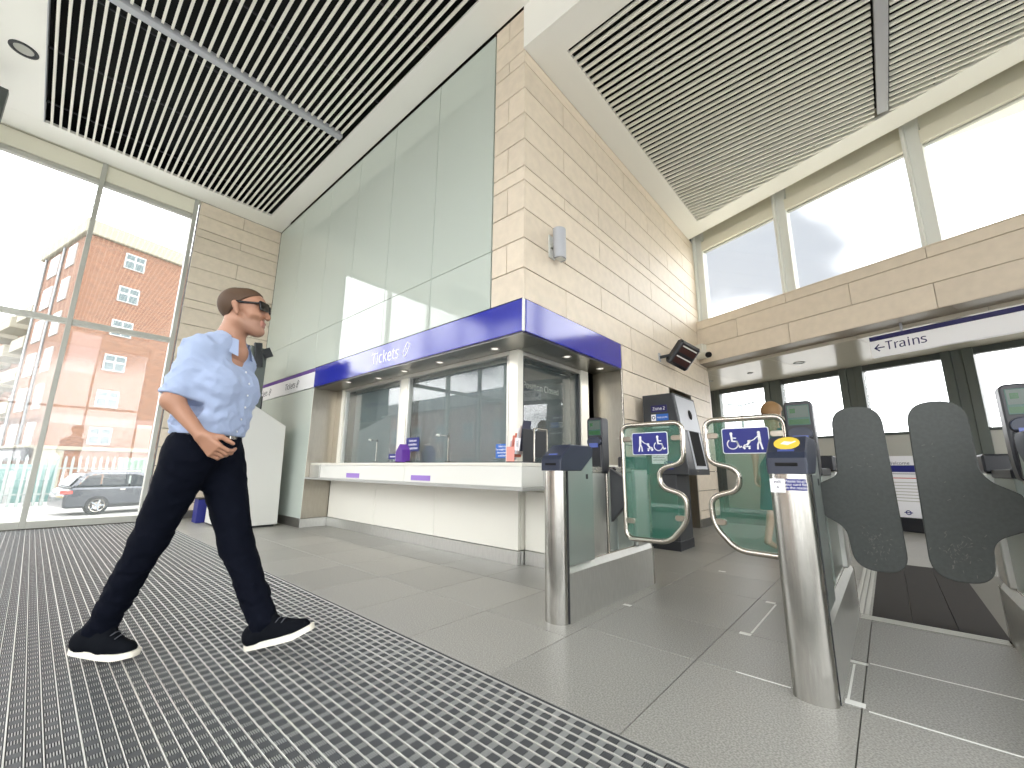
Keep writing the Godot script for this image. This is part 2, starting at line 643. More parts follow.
const COURSES := [2.32, 2.615, 2.91, 3.206, 3.502, 3.653, 3.949, 4.242, 4.531, 4.83, 4.979, 5.25, 5.5]
const LOW := [0.12, 0.245, 0.54, 0.835, 1.13, 1.43, 1.725, 2.02, 2.32]

func stone(i): return M["stone%d" % (absi(i * 7 + i / 3) % 4)]

func build_left_wall():
	var w = thing("wall_left", "beige stone clad wall between the big window and the glass panelling", "wall", Vector3.ZERO, 0, "", "structure")
	bx(w, "backing", XL - 0.25, XL - 0.03, 0, 5.9, ZG - 0.3, -1.30, M.joint, 0)
	var hs: Array = LOW.slice(0, 8) + COURSES
	for i in hs.size() - 1:
		var y0: float = hs[i] + 0.0045
		var y1: float = hs[i + 1] - 0.0045
		if i % 2 == 1:
			bx(w, "stone_panel", XL - 0.03, XL, y0, y1, ZG + 0.0, -1.976 - 0.003, stone(i), 0.002)
			bx(w, "stone_panel", XL - 0.03, XL, y0, y1, -1.976 + 0.003, -1.29, stone(i + 5), 0.002)
		else:
			bx(w, "stone_panel", XL - 0.03, XL, y0, y1, ZG, -1.29, stone(i + 3), 0.002)
	bx(w, "skirting", XL - 0.03, XL + 0.005, 0, 0.117, ZG, -1.29, M.skirting, 0.002)
	glazing("window_1", "tall full-height window left with view of the brick building", Transform3D(Basis(Vector3.UP, PI / 2), Vector3(XL, 0, 3.5)), [0.03, 1.16, 2.35, 3.54, 4.73], 0.0, 5.15, [2.89])

# glazing in local xy with the room on +z: mullions at given x, panes between
func glazing(called, label, tr: Transform3D, xs: Array, y0: float, y1: float, transoms: Array, head := 5.5):
	var t = thing(called, label, "window", Vector3.ZERO, 0, "", "structure")
	t.transform = tr
	for x in xs:
		bx(t, "mullion", x - 0.03, x + 0.03, y0, head, -0.13, 0.0, M.frame, 0.004)
	var a: float = xs[0]
	var b: float = xs[xs.size() - 1]
	for i in xs.size() - 1:
		var p: float = xs[i] + 0.03
		var q: float = xs[i + 1] - 0.03
		var ys := [y0 + 0.09] + transoms + [y1]
		for k in ys.size() - 1:
			bx(t, "pane", p, q, ys[k] + (0.035 if k > 0 else 0.0), ys[k + 1] - (0.035 if k < ys.size() - 2 else 0.0), -0.10, -0.09, M.pane, 0)
		for h in transoms:
			bx(t, "transom", p, q, h - 0.035, h + 0.035, -0.13, -0.005, M.frame, 0.003)
		bx(t, "sill_rail", p, q, y0, y0 + 0.09, -0.13, -0.002, M.frame, 0.003)
		bx(t, "head_rail", p, q, y1, y1 + 0.07, -0.13, -0.04, M.frame, 0.003)
		bx(t, "header_panel", p, q, y1 + 0.073, head - 0.012, -0.13, -0.025, M.cream, 0.003)
	return t

func build_facade():
	var w = thing("wall_back", "pale green glossy glass panelled wall above the ticket office", "wall", Vector3.ZERO, 0, "", "structure")
	bx(w, "backing", XL, -2.62, 2.3, 5.9, ZG - 0.3, ZG - 0.03, M.joint, 0)
	bx(w, "backing", XL, -6.34, 0, 2.3, ZG - 0.3, ZG - 0.03, M.joint, 0)
	var vs := [XL + 0.01, -7.48, -6.39, -5.455, -4.51, -3.56, -2.625]
	for i in vs.size() - 1:
		bx(w, "glass_panel", vs[i] + 0.003, vs[i + 1] - 0.003, 2.913, 5.48, ZG - 0.025, ZG, M.back_glass, 0.0015)
		bx(w, "glass_panel", vs[i] + 0.003, vs[i + 1] - 0.003, 2.325, 2.907, ZG - 0.025, ZG, M.back_glass, 0.0015)
		if i < 1: bx(w, "glass_panel", vs[i] + 0.003, vs[i + 1] - 0.003, 0.123, 2.01, ZG - 0.025, ZG, M.back_glass, 0.0015)
	bx(w, "glass_panel", -7.48 + 0.003, -6.315, 0.123, 2.01, ZG - 0.025, ZG, M.back_glass, 0.0015)
	bx(w, "skirting", XL, -6.315, 0, 0.12, ZG - 0.03, ZG + 0.003, M.skirting, 0.002)

func build_side_wall():
	var w = thing("wall_middle", "long beige stone clad wall with staggered joints behind the gates", "wall", Vector3.ZERO, 0, "", "structure")
	bx(w, "backing", -2.61, XC - 0.03, 2.3, 5.9, ZG - 0.03, -4.45, M.joint, 0)
	bx(w, "backing", -2.61, XC - 0.03, 2.3, 5.9, -4.45, -7.78, M.joint, 0)
	bx(w, "backing", -2.6, XC - 0.03, 0, 2.3, -5.87, -4.45, M.joint, 0)
	bx(w, "backing", -2.6, XC - 0.03, 0, 2.3, -7.78, -6.82, M.joint, 0)
	bx(w, "backing", -2.6, XC - 0.03, 2.16, 2.3, -6.82, -5.87, M.joint, 0)
	bx(w, "alcove_back", -2.75, -2.6, 0, 2.2, -6.9, -5.8, M.steel_warm, 0)
	bx(w, "alcove_lining", -2.6, XC - 0.002, 2.135, 2.16, -6.82, -5.87, M.steel_warm, 0.001)
	bx(w, "alcove_lining", -2.6, XC - 0.002, 0, 2.135, -5.895, -5.87, M.steel_warm, 0.001)
	bx(w, "alcove_lining", -2.6, XC - 0.002, 0, 2.135, -6.82, -6.795, M.steel_warm, 0.001)
	var A := [-3.295, -4.73, -6.16, -7.58]
	var B := [-4.01, -5.45, -6.87]
	for i in COURSES.size() - 1:
		var y0: float = COURSES[i] + 0.0045
		var y1: float = COURSES[i + 1] - 0.0045
		if y0 > 5.0:
			pass
		else:
			y1 = minf(y1, 4.99)
			var js: Array = [ZG - 0.027] + (A if i % 2 == 0 else B) + [-7.78]
			for k in js.size() - 1:
				bx(w, "stone_panel", XC - 0.03, XC, y0, y1, js[k + 1] + 0.003, js[k] - (0.003 if k else 0.0), stone(i * 5 + k * 3), 0.002)
		# front face of the corner pier
		y1 = COURSES[i + 1] - 0.0045
		if i % 2 == 1:
			bx(w, "stone_panel", -2.61, -2.423, y0, y1, ZG - 0.028, ZG, stone(i + 1), 0.002)
			bx(w, "stone_panel", -2.417, XC, y0, y1, ZG - 0.028, ZG, stone(i + 2), 0.002)
		else:
			bx(w, "stone_panel", -2.61, XC, y0, y1, ZG - 0.028, ZG, stone(i + 4), 0.002)
	for i in LOW.size() - 1:
		var y0: float = LOW[i] + 0.0045
		var y1: float = LOW[i + 1] - 0.0045
		var js: Array = [-4.46] + ([-4.73, -6.16, -7.58] if i % 2 == 1 else [-5.45, -6.87]) + [-7.78]
		for k in js.size() - 1:
			var a: float = js[k]
			var b: float = js[k + 1]
			if y0 > 2.02 or b > -5.87 or a < -6.82:
				bx(w, "stone_panel", XC - 0.03, XC, y0, y1, b + 0.003, a - 0.003, stone(i * 3 + k), 0.002)
			else:
				if a > -5.87: bx(w, "stone_panel", XC - 0.03, XC, y0, y1, -5.87, a - 0.003, stone(i * 3 + k), 0.002)
				if b < -6.82: bx(w, "stone_panel", XC - 0.03, XC, y0, y1, b + 0.003, -6.82, stone(i * 3 + k + 1), 0.002)
	bx(w, "skirting", XC - 0.03, XC + 0.006, 0, 0.117, -5.87, -4.46, M.skirting, 0.002)
	bx(w, "skirting", XC - 0.03, XC + 0.006, 0, 0.117, -7.78, -6.82, M.skirting, 0.002)
	# the wall bends a little and runs on to the far glazing
	var p := Vector3(XC, 0, -7.78)
	var q := Vector3(-2.775, 0, -9.851)
	var r = thing("wall_far", "short beige wall beyond the heater, running to the far windows", "wall", p, atan2(-(q - p).x, -(q - p).z), "", "structure")
	var L := p.distance_to(q)
	bx(r, "backing", -0.3, -0.03, 0, 2.9, -L, 0, M.joint, 0)
	var hs := LOW + [2.6]
	for i in hs.size() - 1:
		var js := [0.0, -0.62, -L] if i % 2 else [0.0, -1.3, -L]
		for k in 2:
			bx(r, "stone_panel", -0.03, 0, hs[i] + 0.0045, hs[i + 1] - 0.0045, js[k + 1] + 0.003, js[k] - 0.003, stone(i * 5 + k), 0.002)
	bx(r, "skirting", -0.03, 0.006, 0, 0.117, -L, 0, M.skirting, 0.002)

func build_right_wall():
	var w = thing("wall_right", "beige stone clad bulkhead band below the high windows on the right", "wall", Vector3.ZERO, 0, "", "structure")
	w.transform = OB
	var ln := 8.0
	bx(w, "backing", -0.45, ln, 2.68, 3.38, -0.40, -0.03, M.joint, 0)
	bx(w, "sill_cap", -0.02, ln, 3.385, 3.405, -0.40, 0.004, M.stone1, 0.004)
	var rows := [[3.257, 3.385, [-0.02, 1.475, 3.0, 4.53, 6.06, ln]], [2.952, 3.252, [-0.02, 0.718, 2.24, 3.77, 5.3, ln]], [2.65, 2.947, [-0.02, 1.47, 3.008, 4.53, 6.06, ln]]]
	for k in 3:
		var r = rows[k]
		for i in r[2].size() - 1:
			bx(w, "stone_panel", r[2][i] + 0.003, r[2][i + 1] - 0.003, r[0] + 0.001, r[1] - 0.001, -0.03, 0, stone(k * 4 + i), 0.002)
	# brown metal soffit under the band
	var xs := [-0.1, 0.72, 1.9, 3.1, 4.3, 5.5, ln]
	for i in xs.size() - 1:
		bx(w, "soffit_panel", xs[i] + 0.002, xs[i + 1] - 0.002, 2.65, 2.68, -0.40, -0.032, M.brown_soffit, 0.001)
	# high windows above the band
	var g = thing("window_2", "row of high windows above the stone band showing white sky", "window", Vector3.ZERO, 0, "", "structure")
	g.transform = OB
	var ms := [0.02, 1.46, 3.02, 4.57, 6.1, 7.6]
	for i in ms.size():
		var m: float = ms[i]
		bx(g, "mullion", m - 0.07, m - 0.035, 3.40, 5.5, -0.26, -0.12, M.frame_light, 0.003)
		bx(g, "mullion", m - 0.035, m + 0.085, 3.40, 5.2, -0.30, -0.19, M.frame_light, 0.003)
		if i < ms.size() - 1:
			bx(g, "pane", m + 0.085, ms[i + 1] - 0.07, 3.40, 4.76, -0.27, -0.26, M.pane, 0)
			bx(g, "head_rail", m + 0.085, ms[i + 1] - 0.07, 4.755, 4.775, -0.28, -0.225, M.frame, 0.002)
			bx(g, "header_panel", m + 0.085, ms[i + 1] - 0.07, 4.775, 4.95, -0.28, -0.17, M.cream, 0.003)
			bx(g, "header_panel", m + 0.085, ms[i + 1] - 0.07, 4.953, 5.6, -0.30, -0.26, M.cream, 0.003)

func build_lower_glazing():
	var c = thing("ceiling", "glossy cream lower ceiling with downlights in front of the far windows", "ceiling", Vector3.ZERO, 0, "", "structure")
	c.transform = OB
	for i in 7:
		var a := -1.5 + i * 1.2
		bx(c, "ceiling_panel", a + 0.002, a + 1.198, 2.60, 2.66, -2.25, -0.4, M.lower_ceiling, 0.002)
	bx(c, "upper_roof", -1.6, 8.0, 2.7, 3.3, -2.4, -0.42, M.cream, 0)
	for d in [[1.04, -1.1], [0.19, -1.157], [-0.63, -1.2], [2.3, -1.1], [3.5, -1.1]]:
		var big: bool = d[0] > 0.5
		var t = thing("recessed_downlight", "round recessed downlight in the lower ceiling " + {1.04: "left of the Trains sign", 0.19: "between the stone wall and the large downlight, smaller", -0.63: "nearest the stone wall, smaller", 2.3: "behind the start of the Trains sign", 3.5: "behind the Trains sign out to the right"}[d[0]], "light", OB * Vector3(d[0], 2.6, d[1]), 0, "lower ceiling downlights")
		put(t, "rim", lathe([[0.085 if big else 0.05, 0.0], [0.085 if big else 0.05, -0.006], [0.06 if big else 0.035, -0.006], [0.055 if big else 0.03, 0.001]]), M.dark_frame)
		put(t, "lens", lathe([[0.055 if big else 0.03, -0.001], [0.0, -0.001]]), M.frame_light)
	var w = thing("window_3", "row of grey framed windows behind the gates looking to cloudy sky", "window", Vector3.ZERO, 0, "", "structure")
	w.transform = OB.translated_local(Vector3(-1.33, 0, -2.181))
	var s0 := 0.226
	for i in 7:
		var a := s0 + i * 1.29
		# window with frame
		bx(w, "pane", a, a + 0.955, 1.47, 2.505, -0.06, -0.05, M.pane, 0)
		bx(w, "frame_rail", a - 0.02, a + 0.975, 2.505, 2.6, -0.1, 0.0, M.dark_frame2, 0.003)
		bx(w, "frame_rail", a - 0.02, a + 0.975, 1.43, 1.47, -0.1, 0.01, M.dark_frame2, 0.003)
		bx(w, "lower_panel", a - 0.02, a + 0.975, 0.1, 1.43, -0.1, -0.01, M.frame, 0.003)
		bx(w, "kick_panel", a - 0.02, a + 0.975, 0.0, 0.1, -0.1, -0.005, M.dark_frame2, 0.003)
		for k in 3:
			var b := a + 0.955 + 0.335 * k / 3.0
			bx(w, "mullion", b + 0.002, b + 0.335 / 3.0 - 0.002, 0, 2.6, -0.12, 0.012 if k == 1 else 0.03, M.dark_frame, 0.004)
	bx(w, "mullion", -0.02, 0.1, 0, 2.6, -0.12, 0.02, M.dark_frame, 0.004)
	bx(w, "mullion", 0.104, 0.206, 0, 2.6, -0.12, 0.0, M.dark_frame, 0.004)

func build_ceilings():
	var c = thing("ceiling", "white ceiling with long slatted grille over the ticket hall", "ceiling", Vector3.ZERO, 0, "", "structure")
	var gx0 := -8.18
	var gx1 := 3.5
	var gz0 := -2.28
	var gz1 := 0.63
	bx(c, "border_panel", XL, gx0, HL, HL + 0.04, ZG, 3.5, M.ceil, 0.002)
	bx(c, "border_panel", gx1, 4.5, HL, HL + 0.04, ZG, 3.5, M.ceil, 0.002)
	bx(c, "border_panel", gx0, gx1, HL, HL + 0.04, ZG + 0.02, gz0, M.ceil, 0.002)
	bx(c, "border_panel", gx0, gx1, HL, HL + 0.04, gz1, 3.5, M.ceil, 0.002)
	bx(c, "edge_trim", gx0, gx1, HL - 0.004, HL + 0.08, gz1 - 0.01, gz1 + 0.0, M.track, 0.001)
	bx(c, "void", gx0 - 0.1, gx1 + 0.1, 5.88, 5.92, gz0 - 0.1, gz1 + 0.1, M.black, 0)
	for e in [[gx0 - 0.06, gx0 - 0.0, gz0, gz1], [gx1, gx1 + 0.06, gz0, gz1], [gx0, gx1, gz0 - 0.06, gz0], [gx0, gx1, gz1, gz1 + 0.06]]:
		bx(c, "void_side", e[0], e[1], HL + 0.041, 5.88, e[2], e[3], M.black, 0)
	var z := 0.556
	while z > gz0 + 0.02:
		bx(c, "slat", gx0, -5.37, HL - 0.002, HL + 0.03, z - 0.0125, z + 0.0125, M.slat, 0.002)
		bx(c, "slat", -5.25, gx1, HL - 0.002, HL + 0.03, z - 0.0125, z + 0.0125, M.slat, 0.002)
		z -= 0.0832
	bx(c, "light_track", -5.355, -5.265, HL - 0.03, HL + 0.05, -2.22, gz1 - 0.012, M.track, 0.004)
	var x := gx0 + 0.45
	while x < gx1:
		bx(c, "carrier_rail", x - 0.008, x + 0.008, HL + 0.04, HL + 0.06, gz0, gz1, M.carrier, 0)
		x += 1.1

	var r = thing("ceiling", "white ceiling with slatted grille over the ticket gates", "ceiling", Vector3.ZERO, 0, "", "structure")
	var tn := tan(deg_to_rad(OBA))
	bx(r, "fascia", XC - 0.001, 4.5, HR - 0.0, HL + 0.03, ZG, ZG + 0.02, M.ceil, 0.002)
	flat(r, "border_panel", [[XC, ZG], [-1.9, ZG], [-1.9, -6.83], [XC, -7.31]], HR, HR + 0.04, M.ceil)
	flat(r, "border_panel", [[-1.9, ZG], [4.5, ZG], [4.5, -2.92], [-1.9, -2.92]], HR, HR + 0.04, M.ceil)
	var zl = func(xx): return -6.84 + (xx + 1.934) * tn
	var ze = func(xx): return -7.31 + (xx - XC) * tn
	flat(r, "border_panel", [[-1.9, -6.829], [4.5, zl.call(4.5)], [4.5, ze.call(4.5)], [XC, -7.31]], HR, HR + 0.04, M.ceil)
	flat(r, "border_edge", [[XC, -7.29], [4.5, ze.call(4.5) + 0.02], [4.5, ze.call(4.5)], [XC, -7.31]], HR + 0.04, 5.5, M.cream)
	flat(r, "void", [[-2.0, -2.8], [4.5, -2.8], [4.5, ze.call(4.5)], [-2.0, -7.2]], 5.38, 5.42, M.black)
	bx(r, "void_side", -1.96, -1.9, HR + 0.041, 5.38, -6.83, -2.92, M.black, 0)
	bx(r, "void_side", -1.9, 4.5, HR + 0.041, 5.38, -2.92, -2.86, M.black, 0)
	z = -2.972
	while z > -6.83:
		var xe := minf(4.4, -1.934 + (z + 6.84) / tn)
		bx(r, "slat", -1.9, minf(xe, 0.4), HR - 0.002, HR + 0.032, z - 0.0125, z + 0.0125, M.slat, 0.002)
		if xe > 0.54: bx(r, "slat", 0.53, xe, HR - 0.002, HR + 0.032, z - 0.0125, z + 0.0125, M.slat, 0.002)
		z -= 0.0832
	bx(r, "light_track", 0.42, 0.52, HR - 0.02, HR + 0.05, -5.93, -2.93, M.track, 0.004)
	x = -1.3
	while x < 4.4:
		bx(r, "carrier_rail", x - 0.008, x + 0.008, HR + 0.04, HR + 0.06, zl.call(x), -2.92, M.carrier, 0)
		x += 1.1
	# recess above the high windows
	flat(r, "recess_top", [[XC, -7.31], [4.5, ze.call(4.5)], [4.5, ze.call(4.5) - 0.4], [XC, -7.71]], 5.5, 5.54, M.cream)
	var d = thing("recessed_downlight", "round dark rimmed downlight in the white ceiling border at top left", "light", Vector3(-6.83, HL, 0.80))
	put(d, "rim", lathe([[0.12, 0.0], [0.12, -0.006], [0.085, -0.008], [0.08, 0.002]]), M.gunmetal)
	put(d, "lens", lathe([[0.08, -0.002], [0.03, -0.004], [0.0, -0.004]]), M.frame)
	var h = thing("hanging_sign", "dark grey hanging sign box cut off at the left picture edge", "sign", Vector3(-7.5, 4.84, 0.9))
	bx(h, "body", -0.1, 0.0, 0, 0.5, 0, 1.3, M.dark_frame2, 0.006)
	bx(h, "hanger", -0.06, -0.03, 0.5, 0.66, 0.25, 0.28, M.track, 0.002)
	bx(h, "hanger", -0.06, -0.03, 0.5, 0.66, 1.0, 1.03, M.track, 0.002)

func build_unseen_walls():
	glazing("window_4", "glazed entrance front behind the camera", Transform3D(Basis(Vector3.UP, PI), Vector3(4.5, 0, 3.5)), [0.03, 1.5, 3.0, 4.5, 6.0, 7.5, 9.0, 10.5, 12.0, 13.12], 0.0, 5.15, [2.89])
	glazing("window_5", "unseen side of the hall right of the camera, glazed to add light", Transform3D(Basis(Vector3.UP, -PI / 2), Vector3(4.5, 0, ZG + 0.1)), [0.03, 1.5, 3.0, 4.5, 6.0], 0.0, 5.15, [2.89])  # out of view; glazing added here to bring more daylight into the hall
	var w = thing("wall_side", "cream end wall of the gate area out of view on the right", "wall", Vector3.ZERO, 0, "", "structure")
	bx(w, "plaster", 4.5, 4.7, 2.4, 5.6, -9.0, ZG + 0.1, M.cream, 0)
	bx(w, "plaster", 4.5, 4.7, 0, 2.4, -9.0, -6.0, M.cream, 0)
	var r = thing("roof", "flat white roof slab over the whole station hall", "roof", Vector3.ZERO, 0, "", "structure")
	bx(r, "slab", XL - 0.6, 5.2, 5.93, 6.15, -8.6, 4.2, M.cream, 0)
	bx(r, "edge_upstand", XL - 0.15, XL - 0.02, 5.5, 5.93, -1.3, 3.6, M.cream, 0)
	bx(r, "edge_upstand", XL - 0.15, 4.7, 5.5, 5.93, 3.52, 3.65, M.cream, 0)
	bx(r, "edge_upstand", 4.52, 4.7, 5.5, 5.93, -7.0, 3.6, M.cream, 0)
	var b = thing("wall_north", "dark inner wall closing the ticket office behind the blinds", "wall", Vector3.ZERO, 0, "", "structure")
	bx(b, "plaster", XL - 0.2, XC - 0.4, 0, 5.9, -8.0, -7.8, M.gunmetal, 0)
	bx(b, "plaster", XL - 0.2, XL, 0, 5.9, -8.0, ZG - 0.3, M.gunmetal, 0)

# ------------------------------------------------------------------ ticket office
func build_booth():
	var t = thing("ticket_office", "ticket office shell with steel soffit, white base and corner posts", "ticket office", Vector3.ZERO, 0, "", "structure")
	# soffit below the blue band
	var xs := [-6.31, -5.3, -4.3, -3.3, XC - 0.02]
	for i in 4:
		bx(t, "soffit_panel", xs[i] + 0.002, xs[i + 1] - 0.002, 2.005, 2.025, -3.0, ZG - 0.02, M.soffit_steel, 0.001)
	bx(t, "soffit_panel", -2.60, XC - 0.02, 2.005, 2.025, -3.7, -3.004, M.soffit_steel, 0.001)
	bx(t, "soffit_panel", -2.60, XC - 0.02, 2.005, 2.025, -4.44, -3.704, M.soffit_steel, 0.001)
	bx(t, "ceiling_void", -6.31, -2.3, 2.03, 2.29, -4.44, ZG - 0.06, M.joint, 0)
	# steel returns at both ends of the recess
	bx(t, "return_panel", -6.335, -6.312, 0.123, 2.005, -3.02, ZG - 0.002, M.steel_warm, 0.002)
	bx(t, "return_skirting", -6.33, -6.308, 0, 0.12, -3.02, ZG, M.steel_dull, 0.002)
	bx(t, "return_panel", -2.60, XC - 0.004, 0.123, 2.005, -4.46, -4.435, M.steel_warm, 0.002)
	bx(t, "end_trim", XC - 0.012, XC + 0.003, 0.1, 2.005, -4.45, -4.425, M.chrome, 0.002)
	# base panels
	var ps := [-6.30, -5.03, -3.8, -2.582]
	for i in 3:
		bx(t, "base_panel", ps[i] + 0.002, ps[i + 1] - 0.002, 0.125, 0.66, -3.05, -3.015, M.booth_white, 0.002)
		bx(t, "base_skirting", ps[i] + 0.001, ps[i + 1] - 0.001, 0, 0.12, -3.05, -3.008, M.steel_dull, 0.002)
	bx(t, "base_panel", -2.62, -2.582, 0.125, 0.66, -4.43, -3.055, M.booth_white, 0.002)
	bx(t, "base_skirting", -2.62, -2.576, 0, 0.12, -4.43, -3.055, M.steel_dull, 0.002)
	# posts
	for p in [[-6.31, -6.09], [-4.57, -4.43], [-2.70, -2.585]]:
		bx(t, "post", p[0], p[1], 0.9, 2.005, -3.08, -2.995, M.booth_white if p[0] > -6 else M.steel_warm, 0.003)
	bx(t, "post", -6.12, -6.04, 0.9, 2.005, -3.06, -2.98, M.booth_white, 0.003)
	bx(t, "post", -2.66, -2.582, 0.9, 2.005, -4.30, -4.14, M.booth_white, 0.003)
	bx(t, "head_rail", -6.04, -2.70, 1.96, 2.004, -3.06, -2.985, M.steel_dull, 0.002)
	bx(t, "head_rail", -2.66, -2.59, 1.96, 2.004, -4.14, -3.08, M.steel_dull, 0.002)
	# windows
	var spans := [[-6.03, -4.58, "left ticket office window beside the steel end panel"], [-4.42, -2.71, "wide middle ticket office window behind the counter"]]
	for k in 2:
		var s = spans[k]
		var w = thing("window_%d" % (6 + k), s[2], "window", Vector3.ZERO, 0, "", "structure")
		bx(w, "pane", s[0], s[1], 0.905, 1.96, -3.03, -3.02, M.booth_pane, 0)
		for x in [s[0] + 0.012, s[1] - 0.012]: bx(w, "frame_rail", x - 0.012, x + 0.012, 0.905, 1.96, -3.05, -3.0, M.steel_dull, 0.002)
		var b = thing("window_blind", "grey vertical blind closed behind the %s" % ["left ticket office window", "wide middle ticket office window"][k], "blind")
		var n := int((s[1] - s[0] - 0.06) / 0.127)
		var st: float = (s[1] - s[0] - 0.06) / n
		for i in n:
			box(b, "vane", Vector3(s[0] + 0.03 + st * (i + 0.5), 1.43, -3.17), Vector3(st * 1.02, 1.04, 0.003), M.blind, 0, Basis(Vector3.UP, 0.16))
		bx(b, "head_box", s[0] + 0.02, s[1] - 0.02, 1.95, 2.0, -3.2, -3.14, M.steel_dull, 0.002)
		lettering(b, "Position Closed", 0.07, Vector3([-5.35, -3.58][k], 1.735, -3.135), Basis.IDENTITY, M.ink)
	var w = thing("window_8", "dark side window of the ticket office facing the gates", "window", Vector3.ZERO, 0, "", "structure")
	bx(w, "pane", -2.635, -2.625, 0.905, 1.96, -4.14, -3.08, M.booth_pane, 0)
	bx(w, "frame_rail", -2.65, -2.60, 0.905, 1.96, -4.14, -4.11, M.gunmetal, 0.002)
	bx(w, "frame_rail", -2.65, -2.60, 0.905, 1.96, -3.11, -3.08, M.gunmetal, 0.002)
	var b2 = thing("window_blind", "dark grey roller blind behind the side window of the ticket office", "blind")
	bx(b2, "cloth", -2.79, -2.785, 0.9, 1.98, -4.2, -3.24, M.gunmetal, 0)
	bx(b2, "roller", -2.82, -2.76, 1.96, 2.0, -4.2, -3.24, M.dark, 0.004)
	lettering(b2, "Position Closed", 0.07, Vector3(-2.77, 1.72, -3.62), Basis(Vector3.UP, PI / 2), M.frame)
	# counter
	var c = thing("ticket_counter", "white counter with grey stone ledge wrapping round the ticket office corner", "counter")
	var L := [[-6.312, ZG], [XC, ZG], [XC, -4.43], [-2.58, -4.43], [-2.58, -3.008], [-6.312, -3.008]]
	flat(c, "ledge", L, 0.672, 0.700, M.ledge)
	var fx := [-5.98, -5.0, -3.95, -2.277]
	for i in 3: bx(c, "front_panel", fx[i] + 0.0015, fx[i + 1] - 0.0015, 0.7, 0.87, -3.0, -2.70, M.white_gloss, 0.003)
	bx(c, "front_panel", -2.57, -2.277, 0.7, 0.87, -4.42, -3.003, M.steel_dull, 0.003)
	bx(c, "end_panel", -6.305, -5.985, 0.7, 0.87, -3.0, -2.69, M.steel_dull, 0.003)
	flat(c, "worktop", [[-6.305, -2.695], [-2.272, -2.695], [-2.272, -4.425], [-2.575, -4.425], [-2.575, -3.0], [-6.305, -3.0]], 0.872, 0.9, M.booth_white)
	bx(c, "number_label", -5.222, -4.898, 0.716, 0.772, -2.70, -2.696, M.lilac, 0.001)
	bx(c, "number_label", -3.82, -3.49, 0.718, 0.771, -2.70, -2.696, M.lilac, 0.001)
	# things at the counter
	for k in 2:
		var m = thing("microphone", ["thin window microphone on stand behind the left ticket window", "thin window microphone on stand behind the wide ticket window"][k], "microphone", Vector3([-5.205, -3.70][k], 0.9, -3.09))
		put(m, "base", lathe([[0.0, 0.03], [0.028, 0.03], [0.034, 0.024], [0.036, 0.0]]), M.black_plastic)
		put(m, "stem", tube(PackedVector3Array([Vector3(0, 0.02, 0), Vector3(0, 0.31, 0)]), 0.006), M.chrome)
		put(m, "boom", tube(PackedVector3Array([Vector3(0.01, 0.30, 0), Vector3(-0.19, 0.325, 0)]), 0.006), M.chrome)
		put(m, "capsule", tube(PackedVector3Array([Vector3(-0.16, 0.32, 0), Vector3(-0.21, 0.327, 0)]), 0.014), M.frame_light)
		put(m, "joint", lathe([[0.0, 0.325], [0.016, 0.318], [0.016, 0.292], [0.0, 0.286]]), M.black_plastic)
	var pu = thing("card_terminal", "purple card terminal cover standing on the white counter", "terminal", Vector3(-4.19, 0.9, -2.84))
	put(pu, "cover", prism(PackedVector2Array([Vector2(-0.06, 0.01), Vector2(0.07, 0.01), Vector2(0.07, 0.15), Vector2(0.01, 0.215), Vector2(-0.06, 0.13)]), -0.06, 0.06, 0.008), M.purple, Vector3(-0.02, 0.0, 0))
	bx(pu, "foot", -0.09, -0.03, 0.0, 0.012, -0.05, 0.09, M.black_plastic, 0.003)
	bx(pu, "cable_box", 0.06, 0.14, 0.0, 0.02, -0.03, 0.0, M.black_plastic, 0.003)
	var signs := [[-4.395, -4.145, 1.041, 1.204, "sign_blue", "blue notice on the glass beside the purple terminal", ["Cards and", "contactless", "accepted here"]], [-4.77, -4.582, 0.951, 1.015, "sign_blue", "small blue notice low in the left ticket window", ["Assistance"]], [-2.877, -2.70, 0.948, 1.085, "mid_blue", "bright blue notice low in the wide window beside the corner post", ["Tickets can", "be bought from", "the machines", "at all times"]]]
	for s in signs:
		var g = thing("notice", s[5], "sign", Vector3((s[0] + s[1]) / 2.0, s[2], -3.012))
		var ww: float = s[1] - s[0]
		var hh: float = s[3] - s[2]
		bx(g, "card", -ww / 2, ww / 2, 0, hh, -0.003, 0.0, M[s[4]], 0)
		for i in s[6].size():
			var th: float = minf(hh / (s[6].size() + 1.0) * 0.6, ww / 7.0)
			lettering(g, s[6][i], th, Vector3(0, hh * (1.0 - (i + 0.8) / (s[6].size() + 0.6)), 0.0008), Basis.IDENTITY, M.sign_white)
	var lf = thing("leaflet_holder", "clear leaflet holder full of pink and white leaflets on the counter corner", "leaflet holder", Vector3(-2.42, 0.9, -2.84))
	bx(lf, "tray", -0.1, 0.12, 0, 0.012, -0.07, 0.07, M.dark, 0.002)
	bx(lf, "back", 0.09, 0.1, 0.012, 0.29, -0.07, 0.07, M.dark, 0.002)
	var tilt := Basis(Vector3(0, 0, 1), -0.16)
	var cols := [M.paper, mat(rgb(222, 150, 140), 0.7), mat(rgb(214, 120, 96), 0.7), M.paper, mat(rgb(206, 190, 186), 0.7), M.ink]
	for i in 6:
		box(lf, "leaflet", Vector3(-0.075 + i * 0.028, 0.11 + 0.022 * i + (0.012 if i % 2 else 0.0), 0.0), Vector3(0.006, 0.17 + 0.02 * i, 0.11), cols[i], 0, tilt)
	box(lf, "leaflet", Vector3(-0.06, 0.075, 0.055), Vector3(0.09, 0.13, 0.005), cols[1], 0)
	box(lf, "leaflet", Vector3(0.015, 0.16, 0.05), Vector3(0.075, 0.11, 0.005), M.paper, 0, Basis(Vector3(0, 0, 1), -0.1))
